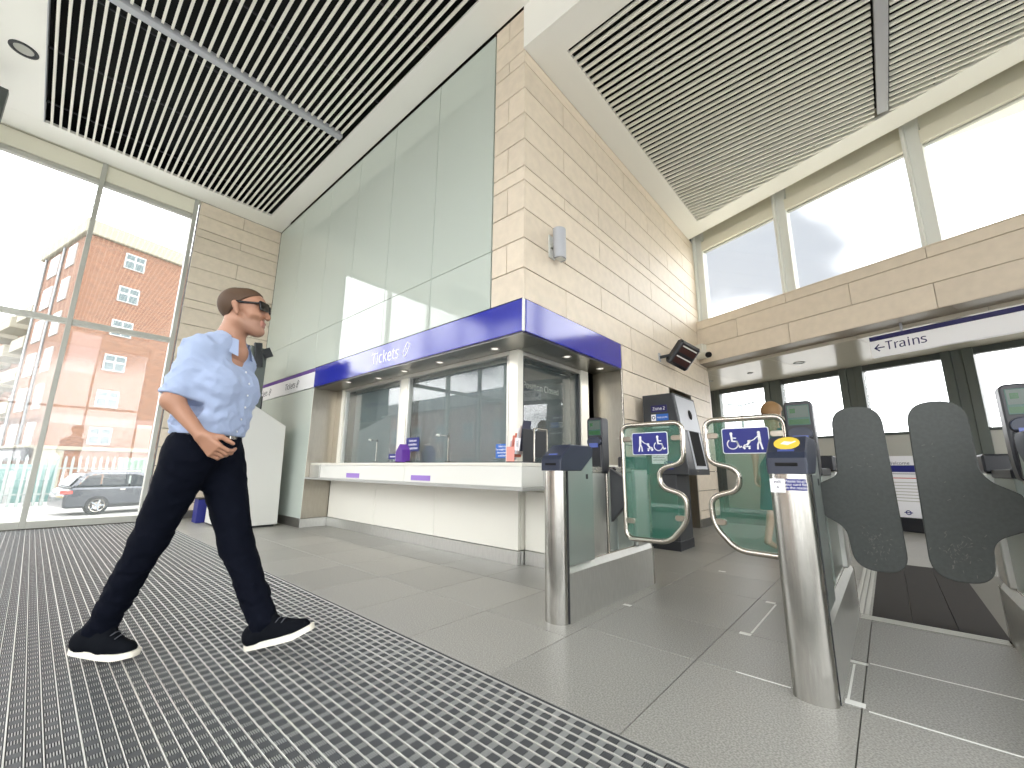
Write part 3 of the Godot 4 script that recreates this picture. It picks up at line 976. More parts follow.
	lettering(lf, "i", 0.05, Vector3(0.015, 0.16, 0.055), Basis.IDENTITY, M.ink)
	var fs = thing("display_stand", "small chrome framed stand on the side counter behind the reader", "stand", Vector3(-2.36, 0.9, -3.06))
	put(fs, "frame", tube(PackedVector3Array([Vector3(0, 0, 0.09), Vector3(0, 0.31, 0.09), Vector3(0, 0.31, -0.1), Vector3(0, 0, -0.1)]), 0.008), M.chrome)
	bx(fs, "panel", -0.004, 0.004, 0.05, 0.29, -0.08, 0.07, M.dark, 0.002)
	bx(fs, "base", -0.05, 0.05, 0, 0.012, -0.12, 0.11, M.dark, 0.003)
	# soffit downlights
	var spots := [[-5.47, -2.74], [-4.9, -2.86], [-4.28, -2.84], [-3.6, -2.84], [-2.75, -2.84], [-2.37, -3.534], [-2.37, -4.22]]
	for i in spots.size():
		var d = thing("recessed_downlight", "small lit downlight in the steel soffit, " + ["first from the steel end panel", "second from the steel end panel", "beside the middle white post", "over the middle of the wide window", "beside the corner post", "over the side window", "at the far end above the side window"][i], "light", Vector3(spots[i][0], 2.005, spots[i][1]), 0, "ticket office soffit downlights")
		put(d, "rim", lathe([[0.05, 0.0], [0.05, -0.005], [0.038, -0.006], [0.036, 0.0]]), M.chrome)
		put(d, "lens", lathe([[0.037, -0.002], [0.0, -0.003]]), M.lamp_face)
		var l := SpotLight3D.new()
		l.name = "lamp"
		l.light_energy = 0.5
		l.light_color = Color(1, 0.97, 0.92)
		l.spot_angle = 65
		l.spot_range = 12
		l.spot_attenuation = 2
		l.light_size = 0.04
		l.shadow_enabled = true
		d.add_child(l)
		l.position = Vector3(0, -0.012, 0)
		l.rotation_degrees = Vector3(-90, 0, 0)

func ticket_icon(s):
	return marks([[[Vector2(-0.5, -0.35) * s, Vector2(0.1, 0.55) * s, Vector2(0.5, 0.28) * s, Vector2(-0.1, -0.62) * s, Vector2(-0.5, -0.35) * s], 0.1 * s], [[Vector2(-0.1, -0.2) * s, Vector2(0.12, 0.14) * s], 0.1 * s]])

func build_signs():
	var t = thing("fascia_sign", "glossy blue fascia band reading Tickets, wrapped round the ticket office corner", "sign")
	bx(t, "front_panel", -6.32, XC + 0.0, 2.02, 2.318, ZG - 0.03, ZG + 0.006, M.blue, 0.003)
	bx(t, "side_panel", XC - 0.03, XC + 0.006, 2.02, 2.318, -4.43, ZG - 0.031, M.blue, 0.003)
	bx(t, "corner_trim", XC - 0.012, XC + 0.008, 2.018, 2.32, ZG - 0.012, ZG + 0.008, M.frame_light, 0.002)
	bx(t, "edge_trim", -6.32, XC - 0.013, 2.319, 2.324, ZG - 0.02, ZG + 0.008, M.dark, 0)
	lettering(t, "Tickets", 0.145, Vector3(-4.39, 2.165, ZG + 0.0065), Basis.IDENTITY, M.sign_white)
	put(t, "ticket_symbol", ticket_icon(0.14), M.sign_white, Vector3(-3.95, 2.175, ZG + 0.0065))
	var s = thing("wall_sign", "long white sign with purple top stripe reading Tickets on the glass wall", "sign")
	bx(s, "panel", XL + 0.02, -6.323, 2.02, 2.262, ZG - 0.028, ZG + 0.005, M.sign_white, 0.002)
	bx(s, "stripe", XL + 0.02, -6.323, 2.264, 2.318, ZG - 0.028, ZG + 0.005, M.purple, 0.002)
	lettering(s, "Tickets", 0.10, Vector3(-7.23, 2.14, ZG + 0.0055), Basis.IDENTITY, M.ink)
	put(s, "ticket_symbol", ticket_icon(0.10), M.ink, Vector3(-6.93, 2.15, ZG + 0.0055))
	lettering(s, "Tickets", 0.10, Vector3(-8.45, 2.14, ZG + 0.0055), Basis.IDENTITY, M.ink)
	put(s, "ticket_symbol", ticket_icon(0.10), M.ink, Vector3(-8.12, 2.15, ZG + 0.0055))
	var q = thing("trains_sign", "white hanging sign reading Trains with left arrow and dark blue top stripe", "sign")
	q.transform = OB.translated_local(Vector3(0, 0, -0.2275))
	bx(q, "panel", 2.284, 6.0, 2.272, 2.483, -0.05, 0.0, M.sign_white, 0.004)
	bx(q, "stripe", 2.282, 6.0, 2.484, 2.54, -0.05, 0.001, M.navy, 0.003)
	lettering(q, "Trains", 0.105, Vector3(2.625, 2.392, 0.001), Basis.IDENTITY, M.navy)
	put(q, "arrow", marks([[[Vector2(-0.045, 0), Vector2(0.045, 0)], 0.014], [[Vector2(-0.006, 0.04), Vector2(-0.047, 0), Vector2(-0.006, -0.04)], 0.014]]), M.navy, Vector3(2.375, 2.385, 0.001))
	for x in [2.6, 4.0, 5.4]: bx(q, "hanger", x - 0.012, x + 0.012, 2.54, 2.655, -0.04, -0.016, M.track, 0.002)

# ------------------------------------------------------------------ ticket gates
func column(outline: PackedVector2Array, y0, y1):
	var st := SurfaceTool.new()
	st.begin(Mesh.PRIMITIVE_TRIANGLES)
	if Geometry2D.is_polygon_clockwise(outline): outline.reverse()
	var n := outline.size()
	st.set_smooth_group(1)
	for i in n:
		var p := outline[i]
		var q := outline[(i + 1) % n]
		quad(st, Vector3(p.x, y0, p.y), Vector3(q.x, y0, q.y), Vector3(q.x, y1, q.y), Vector3(p.x, y1, p.y))
	st.set_smooth_group(-1)
	var ix := Geometry2D.triangulate_polygon(outline)
	for t in range(0, ix.size(), 3):
		for y in [y0, y1]:
			tri(st, Vector3(outline[ix[t]].x, y, outline[ix[t]].y), Vector3(outline[ix[t + 1]].x, y, outline[ix[t + 1]].y), Vector3(outline[ix[t + 2]].x, y, outline[ix[t + 2]].y))
	st.generate_normals()
	return st.commit()

const ZY := Basis(Vector3(0, 0, 1), Vector3(0, 1, 0), Vector3(-1, 0, 0))  # prism xy -> zy, extruded along -x

# gate cabinet; local origin on the floor at the paddle plane (world z = -2.7), front towards +z
func cabinet(called, label, cx, zback, with_disc, group):
	var t = thing(called, label, "ticket gate", Vector3(cx, 0, -2.7), 0, group)
	var zb: float = zback + 2.7
	# plinth with chamfered shoulders
	put(t, "plinth", prism(PackedVector2Array([Vector2(-0.075, 0), Vector2(0.075, 0), Vector2(0.075, 0.262), Vector2(0.05, 0.30), Vector2(-0.05, 0.30), Vector2(-0.075, 0.262)]), zb, 0.565, 0.002), M.steel_dull)
	bx(t, "plinth_end", -0.078, 0.078, 0, 0.27, zb - 0.012, zb + 0.012, M.steel, 0.003)
	# rounded steel front pillar
	var o := PackedVector2Array()
	for k in 25:
		var a := PI * k / 24.0
		o.append(Vector2(cos(a) * 0.0735, 0.585 + sin(a) * 0.05))
	o.append(Vector2(-0.0735, 0.57))
	o.append(Vector2(0.0735, 0.57))
	put(t, "front_pillar", column(o, 0.0, 0.84), M.steel)
	# dark edge seams beside the pillar
	for s in [-1, 1]:
		bx(t, "seam", s * 0.0745 - 0.002, s * 0.0745 + 0.002, 0.0, 0.84, 0.561, 0.572, M.dark, 0.0005)
	# side housing behind the pillar, sloping top
	put(t, "front_housing", prism(PackedVector2Array([Vector2(0.562, 0.30), Vector2(0.562, 0.84), Vector2(0.40, 0.84), Vector2(0.27, 0.93), Vector2(0.27, 0.30)]), -0.071, 0.071, 0.002), M.gate_grey, Vector3.ZERO, ZY)
	# reader head
	var prof := PackedVector2Array([Vector2(0.635, 0.84), Vector2(0.635, 0.905), Vector2(0.615, 0.93), Vector2(0.515, 1.0), Vector2(0.29, 1.0), Vector2(0.26, 0.985), Vector2(0.265, 0.932), Vector2(0.40, 0.842)])
	var head = put(t, "reader_head", prism(prof, -0.0725, 0.0725, 0.006), M.navy_plastic, Vector3.ZERO, ZY)
	var slope := Basis(Vector3(1, 0, 0), -atan2(0.10, 0.07))
	if with_disc:
		var disc = marks([[Vector2.ZERO, 0.048]], 0.003)
		put(head, "touch_disc", disc, M.yellow, Vector3(0, 0.5, 0) + Vector3.ZERO, Basis.IDENTITY)
	var hd: MeshInstance3D = head
	# details on the head, placed in the cabinet's own axes
	var inv := ZY.inverse()
	for c in hd.get_children():
		c.transform = Transform3D(inv * slope, inv * Vector3(0, 0.968, 0.564))
	bx(t, "ticket_slot", -0.04, 0.04, 0.872, 0.886, 0.627, 0.638, M.black, 0.002)
	box(t, "display_strip", Vector3(0, 0.938, 0.607), Vector3(0.06, 0.012, 0.003), M.label_screen, 0.0, slope)
	if with_disc:
		put(t, "card_symbol", marks([[[Vector2(-0.022, -0.006), Vector2(0.006, -0.016), Vector2(0.02, 0.008), Vector2(-0.01, 0.014)], "f"], [[Vector2(0.004, -0.012), Vector2(0.03, 0.012)], 0.008]], 0.001), M.sign_white, Vector3(0, 0.9695, 0.5665), slope)
		bx(t, "sticker", -0.065, -0.012, 0.765, 0.82, 0.60, 0.636, M.paper, 0)
		bx(t, "sticker", -0.008, 0.06, 0.775, 0.82, 0.60, 0.637, M.sign_blue, 0)
		lettering(t, "Please touch", 0.010, Vector3(0.026, 0.811, 0.6375), Basis.IDENTITY, M.sign_white)
		lettering(t, "your card flat", 0.010, Vector3(0.026, 0.798, 0.6375), Basis.IDENTITY, M.sign_white)
		lettering(t, "on the reader", 0.010, Vector3(0.026, 0.785, 0.6375), Basis.IDENTITY, M.sign_white)
		lettering(t, "exit", 0.012, Vector3(-0.038, 0.808, 0.6365), Basis.IDENTITY, M.ink)
		lettering(t, "+", 0.018, Vector3(-0.038, 0.786, 0.6365), Basis.IDENTITY, M.ink)
	bx(t, "sensor", 0.0705, 0.073, 0.79, 0.82, 0.33, 0.355, M.dark, 0.001)
	bx(t, "sensor", -0.073, -0.0705, 0.79, 0.82, 0.33, 0.355, M.dark, 0.001)
	# middle spine and motor housing
	bx(t, "spine_panel", -0.045, 0.045, 0.30, 0.83, 0.06, 0.268, M.steel_dull, 0.004)
	bx(t, "spine_cap", -0.05, 0.05, 0.83, 0.87, 0.10, 0.268, M.black_plastic if with_disc else M.steel, 0.004)
	bx(t, "motor_housing", -0.045, 0.045, 0.30, 0.83, zb + 0.25, -0.09, M.gate_grey, 0.004)
	bx(t, "motor_cap", -0.05, 0.05, 0.83, 0.87, zb + 0.25, -0.09, M.black_plastic if with_disc else M.steel, 0.004)
	bx(t, "rear_housing", -0.072, 0.072, 0.30, 0.85, zb + 0.02, zb + 0.24, M.steel_dull, 0.006)
	bx(t, "rear_cap", -0.072, 0.072, 0.852, 0.95, zb + 0.02, zb + 0.24, M.black_plastic, 0.01)
	bx(t, "bench_strip", 0.03, 0.052, 0.299, 0.306, zb + 0.26, 0.25, M.chrome, 0.001)
	bx(t, "bench_strip", -0.052, -0.03, 0.299, 0.306, zb + 0.26, 0.25, M.chrome, 0.001)
	# display on a post
	bx(t, "display_post", -0.025, 0.02, 0.30, 0.86, -0.03, 0.02, M.black_plastic, 0.004)
	put(t, "post_rod", tube(PackedVector3Array([Vector3(0.034, 0.30, 0.02), Vector3(0.034, 0.84, 0.02)]), 0.008), M.chrome)
	var outl = rounded([Vector2(-0.055, 0.82), Vector2(0.055, 0.82), Vector2(0.062, 0.90), Vector2(0.062, 1.21), Vector2(-0.062, 1.21), Vector2(-0.062, 0.90)], 0.025, 4)
	var ds = put(t, "display_unit", prism(outl, 0.022, 0.11, 0.006), M.black_plastic)
	bx(ds, "display_screen", -0.048, 0.048, 1.085, 1.19, 0.1085, 0.1115, M.screen, 0.001)
	bx(ds, "display_picture", -0.044, 0.044, 1.125, 1.186, 0.1115, 0.1122, M.screen_pale, 0)
	bx(ds, "display_banner", -0.044, 0.044, 1.09, 1.115, 0.1115, 0.1122, M.screen_green, 0)
	bx(ds, "display_mark", -0.036, -0.012, 1.148, 1.172, 0.1122, 0.1126, M.screen_green, 0)
	var vis = rounded([Vector2(-0.054, 1.02), Vector2(0.054, 1.02), Vector2(0.054, 1.055), Vector2(0.03, 1.073), Vector2(-0.03, 1.073), Vector2(-0.054, 1.055)], 0.02, 3)
	put(ds, "reader_hood", prism(vis, 0.105, 0.128, 0.003), M.navy_plastic)
	bx(ds, "reader_label", -0.034, 0.034, 1.0, 1.03, 0.127, 0.1295, M.label_screen, 0)
	bx(ds, "reader_body", -0.05, 0.05, 0.86, 1.018, 0.105, 0.118, M.black_plastic, 0.006)
	return t

func person_marks(c: Vector2, s: float, flip: float):
	# walker pushing a buggy
	var f = func(x, y): return c + Vector2(x * flip, y) * s
	return [[f.call(0, 0.43), 0.075 * s], [[f.call(0, 0.33), f.call(-0.02, 0.0)], 0.14 * s], [[f.call(-0.02, 0.02), f.call(-0.12, -0.45)], 0.085 * s], [[f.call(-0.02, 0.02), f.call(0.08, -0.22), f.call(0.10, -0.45)], 0.085 * s], [[f.call(0.02, 0.27), f.call(0.26, 0.05), f.call(0.44, -0.02)], 0.05 * s], [[f.call(0.44, 0.0), f.call(0.60, -0.22)], 0.10 * s], [f.call(0.52, -0.02), 0.06 * s], [[f.call(0.60, -0.2), f.call(0.74, -0.24), f.call(0.80, -0.38)], 0.06 * s], [f.call(0.50, -0.4), 0.055 * s], [f.call(0.74, -0.4), 0.055 * s], [[f.call(0.46, -0.30), f.call(0.72, -0.32)], 0.05 * s]]

func chair_marks(c: Vector2, s: float, flip: float):
	var f = func(x, y): return c + Vector2(x * flip, y) * s
	var a := []
	for p in arc(Vector2(-0.06, -0.16), 0.27, 0.3 - PI, 1.9 - TAU + PI * 0.0 + 0.0, 14): a.append(f.call(p.x, p.y))
	var wheel := []
	for k in 15:
		var g = deg_to_rad(130 + k * (255.0 / 14.0))
		wheel.append(f.call(-0.06 + cos(g) * 0.27, -0.16 + sin(g) * 0.27))
	return [[f.call(-0.1, 0.42), 0.075 * s], [[f.call(-0.1, 0.33), f.call(-0.07, 0.0)], 0.10 * s], [[f.call(-0.09, 0.18), f.call(0.12, 0.16)], 0.06 * s], [[f.call(-0.07, 0.0), f.call(0.16, -0.02), f.call(0.28, -0.34), f.call(0.38, -0.30)], 0.075 * s], [wheel, 0.06 * s]]

# glass leaf drawn for the left cabinet; dir = +1 extends towards +x, -1 mirrored
func glass_leaf(cab, hinge_x, dir):
	var cx: float = cab.position.x
	var raw := [Vector2(-1.362, 1.15), Vector2(-0.948, 1.15), Vector2(-0.950, 0.90), Vector2(-1.112, 0.86), Vector2(-1.112, 0.745), Vector2(-0.948, 0.695), Vector2(-0.955, 0.54), Vector2(-1.069, 0.412), Vector2(-1.358, 0.405)]
	var pts := []
	for p in raw:
		var x: float = p.x if dir > 0 else -1.757 - p.x
		pts.append(Vector2(x - cx, p.y))
	var rd = rounded(pts, 0.06, 6)
	var path := PackedVector3Array()
	for p in rd: path.append(Vector3(p.x, p.y, 0))
	var fr = put(cab, "glass_leaf", tube(path, 0.0165, true, 12), M.chrome)
	var ins = rd
	put(fr, "pane", prism(ins, -0.005, 0.005), M.leaf_glass)
	for c in [Vector2(-1.325, 1.055), Vector2(-0.985, 1.055), Vector2(-1.325, 0.52), Vector2(-0.99, 0.56)]:
		var x: float = (c.x if dir > 0 else -1.757 - c.x) - cx
		put(fr, "clamp", prism(rounded([Vector2(-0.035, -0.017), Vector2(0.035, -0.017), Vector2(0.035, 0.017), Vector2(-0.035, 0.017)], 0.016, 4), -0.014, 0.014, 0.003), M.steel_warm, Vector3(x, c.y, 0))
	var sx: float = (-1.163 if dir > 0 else -1.757 + 1.163) - cx
	put(fr, "sign_plate", prism(rounded([Vector2(-0.122, -0.074), Vector2(0.122, -0.074), Vector2(0.122, 0.074), Vector2(-0.122, 0.074)], 0.014, 3), 0.006, 0.009), M.sign_white, Vector3(sx, 1.022, 0))
	put(fr, "sign_face", prism(rounded([Vector2(-0.118, -0.07), Vector2(0.118, -0.07), Vector2(0.118, 0.07), Vector2(-0.118, 0.07)], 0.012, 3), 0.009, 0.0105), M.sign_blue, Vector3(sx, 1.022, 0))
	var mk := []
	if dir > 0: mk = person_marks(Vector2(-0.062, -0.002), 0.105, 1.0) + chair_marks(Vector2(0.066, -0.002), 0.105, 1.0)
	else: mk = chair_marks(Vector2(-0.06, -0.002), 0.105, 1.0) + person_marks(Vector2(0.072, -0.002), 0.105, -1.0)
	put(fr, "pictogram", marks(mk, 0.001), M.sign_white, Vector3(sx, 1.022, 0.0106))
	# dark hinge bracket
	var hx: float = hinge_x - cx
	var ex: float = (-1.362 if dir > 0 else -1.757 + 1.362) - cx
	var br := PackedVector2Array([Vector2(hx, 0.86), Vector2(ex - 0.0 * dir, 0.80), Vector2(ex, 0.60), Vector2(hx, 0.50)])
	put(cab, "hinge_bracket", prism(br, -0.02, 0.02, 0.004), M.gunmetal)

# rubber paddle: tall blade from x0 to x1 with an arm to the hinge
func paddle(cab, x0, x1, hinge, seed_):
	var cx: float = cab.position.x
	var a: float = x0 - cx
	var b: float = x1 - cx
	var h: float = hinge - cx
	var pts := []
	var rad := []
	if h < a:
		pts = [Vector2(a, 1.172), Vector2(b - 0.012, 1.172), Vector2(b, 0.40), Vector2(a + 0.012, 0.395), Vector2(a, 0.585), Vector2(h, 0.635), Vector2(h, 0.795), Vector2(a - 0.004, 0.835)]
		rad = [0.10, 0.10, 0.09, 0.09, 0.05, 0.012, 0.012, 0.03]
	else:
		pts = [Vector2(b, 1.172), Vector2(a + 0.012, 1.172), Vector2(a, 0.40), Vector2(b - 0.012, 0.395), Vector2(b, 0.575), Vector2(h, 0.63), Vector2(h, 0.765), Vector2(b + 0.004, 0.83)]
		rad = [0.10, 0.10, 0.09, 0.09, 0.05, 0.012, 0.012, 0.06]
	var pd = put(cab, "paddle", prism(rounded(pts, rad, 8), -0.016, 0.016, 0.004), M.rubber)
	var rng := RandomNumberGenerator.new()
	rng.seed = seed_
	var mid := (a + b) / 2.0
	var sc := []
	for k in 60:
		var p := Vector2(mid + rng.randfn(0.0, 0.032), 0.52 + rng.randfn(0.0, 0.04))
		sc.append([[p, p + Vector2(rng.randf_range(-0.008, 0.008), rng.randf_range(-0.012, 0.012))], rng.randf_range(0.0008, 0.0022)])
	for k in 7:
		var p := Vector2(mid + rng.randf_range(-0.05, 0.05), rng.randf_range(0.7, 1.03))
		sc.append([[p, p + Vector2(rng.randf_range(-0.014, 0.014), rng.randf_range(-0.006, 0.008))], 0.0016])
	put(pd, "scuff_marks", marks(sc, 0.0005), M.scuff, Vector3(0, 0, 0.0161))

func build_gates():
	var a = cabinet("ticket_gate", "steel gate cabinet nearest the ticket office with glass leaf", -1.516, -3.29, false, "gate cabinets")
	glass_leaf(a, -1.46, 1)
	var b = cabinet("ticket_gate", "middle gate cabinet with yellow card reader disc, leaf left and grey paddle right", -0.313, -3.5, true, "gate cabinets")
	glass_leaf(b, -0.37, -1)
	paddle(b, -0.187, 0.02, -0.27, 17)
	var c = cabinet("ticket_gate", "right hand gate cabinet cut by the picture edge, with grey paddle", 0.443, -3.5, true, "gate cabinets")
	paddle(c, 0.086, 0.29, 0.40, 23)
	# low infill panel between office and first cabinet
	var f = thing("infill_panel", "low cream infill panel between ticket office and first gate cabinet", "panel", Vector3(-2.09, 0, -3.1))
	bx(f, "panel", -0.48, 0.49, 0.125, 0.64, -0.03, 0.0, M.booth_white, 0.003)
	bx(f, "skirting", -0.48, 0.49, 0, 0.12, -0.032, 0.006, M.steel_dull, 0.002)

# ------------------------------------------------------------------ machines
func build_kiosks():
	var k = thing("help_point", "tall dark grey station kiosk with Zone 2 label against the stone wall", "kiosk", Vector3(-1.9, 0, -4.72))
	bx(k, "pedestal", -0.17, 0.14, 0.10, 0.82, -0.42, -0.01, M.gunmetal, 0.006)
	bx(k, "plinth", -0.175, 0.145, 0, 0.10, -0.43, 0.0, M.dark, 0.004)
	put(k, "cabinet_body", prism(PackedVector2Array([Vector2(-0.2, 0.80), Vector2(0.285, 0.80), Vector2(0.285, 0.87), Vector2(0.16, 1.72), Vector2(-0.2, 1.72)]), -0.72, 0.0, 0.008), M.gunmetal)
	# the sloping face with grey plate, round camera and dark slot
	var ang := atan2(0.125, 0.85)
	var sl := Basis(Vector3(0, 0, 1), ang) * Basis(Vector3.UP, PI / 2)
	var fp = func(h, z): return Vector3(0.285 - (h - 0.87) / 0.85 * 0.125, h, z)
	put(k, "face_plate", box_mesh(Vector3(0.62, 0.40, 0.006), 0.002), M.track, fp.call(1.50, -0.36) + Vector3(0.004, 0, 0), sl)
	put(k, "lens_ring", lathe([[0.0, 0.004], [0.055, 0.004], [0.06, 0.0]]), M.black, fp.call(1.50, -0.42) + Vector3(0.01, 0.002, 0), Basis(Vector3(0, 0, 1), ang - PI / 2))
	put(k, "screen_frame", box_mesh(Vector3(0.40, 0.44, 0.008), 0.002), M.track, fp.call(1.08, -0.42) + Vector3(0.003, 0, 0), sl)
	put(k, "screen_slot", box_mesh(Vector3(0.32, 0.40, 0.006), 0.002), M.black, fp.call(1.10, -0.42) + Vector3(0.009, 0, 0), sl)
	# labels on the near face
	for s in [[-0.10, 0.09, 1.51, 1.59, M.navy, "Zone 2"], [-0.10, -0.045, 1.41, 1.485, M.sign_white, ""], [-0.04, 0.10, 1.41, 1.485, M.mid_blue, "Help point"], [-0.10, 0.11, 1.30, 1.37, M.navy_plastic, "Information"], [-0.12, 0.06, 0.92, 1.12, M.paper, ""], [0.02, 0.12, 0.86, 0.95, M.sign_blue, ""]]:
		bx(k, "label_plate", s[0], s[1], s[2], s[3], 0.0, 0.003, s[4], 0)
		if s[5]: lettering(k, s[5], minf(0.036, (s[1] - s[0]) / s[5].length() * 1.35), Vector3((s[0] + s[1]) / 2.0, (s[2] + s[3]) / 2.0, 0.004), Basis.IDENTITY, M.sign_white)
	put(k, "round_symbol", marks([[arc(Vector2.ZERO, 0.017, 0, TAU, 16), 0.008]]), M.sign_blue, Vector3(-0.0725, 1.4475, 0.004))
	for i in 5: bx(k, "notice_line", -0.105, 0.045 - 0.02 * (i % 2), 1.08 - i * 0.03, 1.085 - i * 0.03, 0.003, 0.004, M.ink, 0)
	bx(k, "key_lock", 0.282, 0.287, 0.835, 0.85, -0.3, -0.285, M.chrome, 0.001)
	# white ticket machine behind the man
	var m = thing("ticket_machine", "white ticket machine cabinet with sloping top behind the walking man", "ticket machine", Vector3(-7.2, 0, -2.2))
	put(m, "cabinet_body", prism(PackedVector2Array([Vector2(-0.28, 0.03), Vector2(0.38, 0.03), Vector2(0.38, 1.80), Vector2(-0.24, 1.44)]), -0.5, 0.45, 0.006), M.white, Vector3.ZERO, ZY)
	bx(m, "plinth", -0.48, 0.43, 0, 0.04, -0.26, 0.36, M.dark, 0.002)
	bx(m, "seam", 0.4495, 0.4525, 0.04, 1.6, 0.055, 0.06, M.track, 0)
	put(m, "header_column", prism(PackedVector2Array([Vector2(0.12, 1.66), Vector2(0.34, 1.78), Vector2(0.34, 2.58), Vector2(0.12, 2.56)]), -0.45, 0.40, 0.004), M.dark_frame, Vector3.ZERO, ZY)
	bx(m, "notice_card", 0.451, 0.454, 1.60, 1.76, 0.22, 0.375, M.paper, 0)
	bx(m, "notice_stripe", 0.454, 0.455, 1.70, 1.73, 0.22, 0.375, M.purple, 0)
	lettering(m, "Card only", 0.03, Vector3(0.455, 1.655, 0.30), Basis(Vector3.UP, PI / 2), M.ink)
	box(m, "mounting_arm", Vector3(0.46, 2.45, 0.24), Vector3(0.05, 0.36, 0.10), M.black_plastic, 0.004, Basis(Vector3(1, 0, 0), 0.12))
	box(m, "mounting_arm", Vector3(0.47, 2.50, 0.13), Vector3(0.04, 0.14, 0.12), M.black_plastic, 0.004, Basis(Vector3(1, 0, 0), 0.5))
	bx(m, "cable", 0.44, 0.46, 1.66, 1.85, 0.105, 0.12, M.black_plastic, 0.002)
	var bb = thing("waste_bin", "small blue box on the floor seen between the man's legs", "box", Vector3(-7.95, 0, -1.9))
	bx(bb, "body", -0.12, 0.12, 0, 0.34, -0.15, 0.15, M.sign_blue, 0.006)
	bx(bb, "lid", -0.125, 0.125, 0.34, 0.36, -0.155, 0.155, M.dark, 0.004)
	# notice board by the far windows
	var p = thing("notice_board", "white printed notice board on black foot by the far windows", "notice board")
	p.transform = OB.translated_local(Vector3(1.9, 0, -2.06))
	bx(p, "board", -0.36, 0.30, 0.2, 1.10, -0.02, 0.0, M.paper, 0.003)
	bx(p, "foot", -0.40, 0.34, 0.0, 0.2, -0.05, 0.08, M.black_plastic, 0.01)
	bx(p, "blue_banner", -0.34, 0.24, 0.86, 0.96, 0.0, 0.001, M.sign_blue, 0)
	bx(p, "red_rule", -0.30, 0.26, 0.765, 0.777, 0.0, 0.001, M.red, 0)
	bx(p, "blue_rule", -0.30, 0.26, 0.83, 0.838, 0.0, 0.001, M.ink, 0)
	for i in 7: bx(p, "text_line", -0.30, 0.10 + 0.08 * ((i * 5) % 3), 0.70 - i * 0.045, 0.712 - i * 0.045, 0.0, 0.001, M.frame, 0)
	put(p, "round_symbol", marks([[arc(Vector2.ZERO, 0.028, 0, TAU, 16), 0.012], [[Vector2(-0.045, 0), Vector2(0.045, 0)], 0.012]]), M.sign_blue, Vector3(-0.1, 0.27, 0.001))
	lettering(p, "Welcome", 0.045, Vector3(-0.12, 0.99, 0.001), Basis.IDENTITY, M.ink)

func build_wall_fittings():
	var s = thing("wall_light", "grey half round up and down wall light on the stone wall", "light", Vector3(XC, 2.98, -3.05))
	var o := PackedVector2Array()
	for k in 17:
		var a := -PI / 2 + PI * k / 16.0
		o.append(Vector2(0.10 + cos(a) * 0.06, sin(a) * 0.065))
	o.append(Vector2(0.07, 0.065))
	o.append(Vector2(0.07, -0.065))
	put(s, "body", column(o, -0.155, 0.155), M.track)
	bx(s, "bracket", 0.0, 0.072, -0.02, 0.02, -0.03, 0.03, M.frame, 0.002)
	bx(s, "wall_plate", 0.0, 0.012, -0.12, 0.12, -0.05, 0.05, M.frame_light, 0.003)
	bx(s, "lens", 0.075, 0.14, -0.158, -0.154, -0.04, 0.04, M.frame_light, 0)
	var h = thing("infrared_heater", "black infrared heater on bracket angled down from the stone wall", "heater", Vector3(XC, 2.40, -5.6))
	bx(h, "wall_plate", 0.0, 0.012, -0.06, 0.06, -0.03, 0.03, M.track, 0.002)
	put(h, "arm", tube(PackedVector3Array([Vector3(0.01, 0, 0), Vector3(0.16, 0.02, -0.05)]), 0.022), M.black_plastic)
	var hz := Vector3(0.62, -0.55, 0.56).normalized()
	var hx := Vector3(-0.45, -0.10, 0.88)
	hx = (hx - hz * hx.dot(hz)).normalized()
	hx = hx.rotated(hz, -0.35)
	var body = put(h, "body", box_mesh(Vector3(0.34, 0.36, 0.13), 0.03), M.black_plastic, Vector3(0.27, 0.02, -0.16), Basis(hx, hz.cross(hx), hz))
	for k in 2:
		box(body, "lamp_window", Vector3(0.0, 0.075 - 0.15 * k, 0.064), Vector3(0.26, 0.11, 0.008), M.heater_window, 0.004)
		box(body, "reflector", Vector3(0.0, 0.035 - 0.15 * k, 0.068), Vector3(0.24, 0.016, 0.006), M.frame_light, 0.002)
	var c = thing("cctv_camera", "small white security camera in the corner beside the heater", "camera", Vector3(-2.14, 2.88, -7.28))
	box(c, "mount", Vector3(0, 0, 0), Vector3(0.13, 0.17, 0.13), M.cctv, 0.01, Basis(Vector3.UP, -0.3))
	put(c, "arm", tube(PackedVector3Array([Vector3(0, -0.08, 0), Vector3(0.02, -0.15, 0.05)]), 0.05), M.cctv)
	put(c, "body", tube(PackedVector3Array([Vector3(-0.06, -0.13, 0.02), Vector3(0.16, -0.17, 0.22)]), 0.055), M.cctv)
	put(c, "lens_hood", tube(PackedVector3Array([Vector3(0.15, -0.168, 0.21), Vector3(0.19, -0.175, 0.245)]), 0.048), M.black)

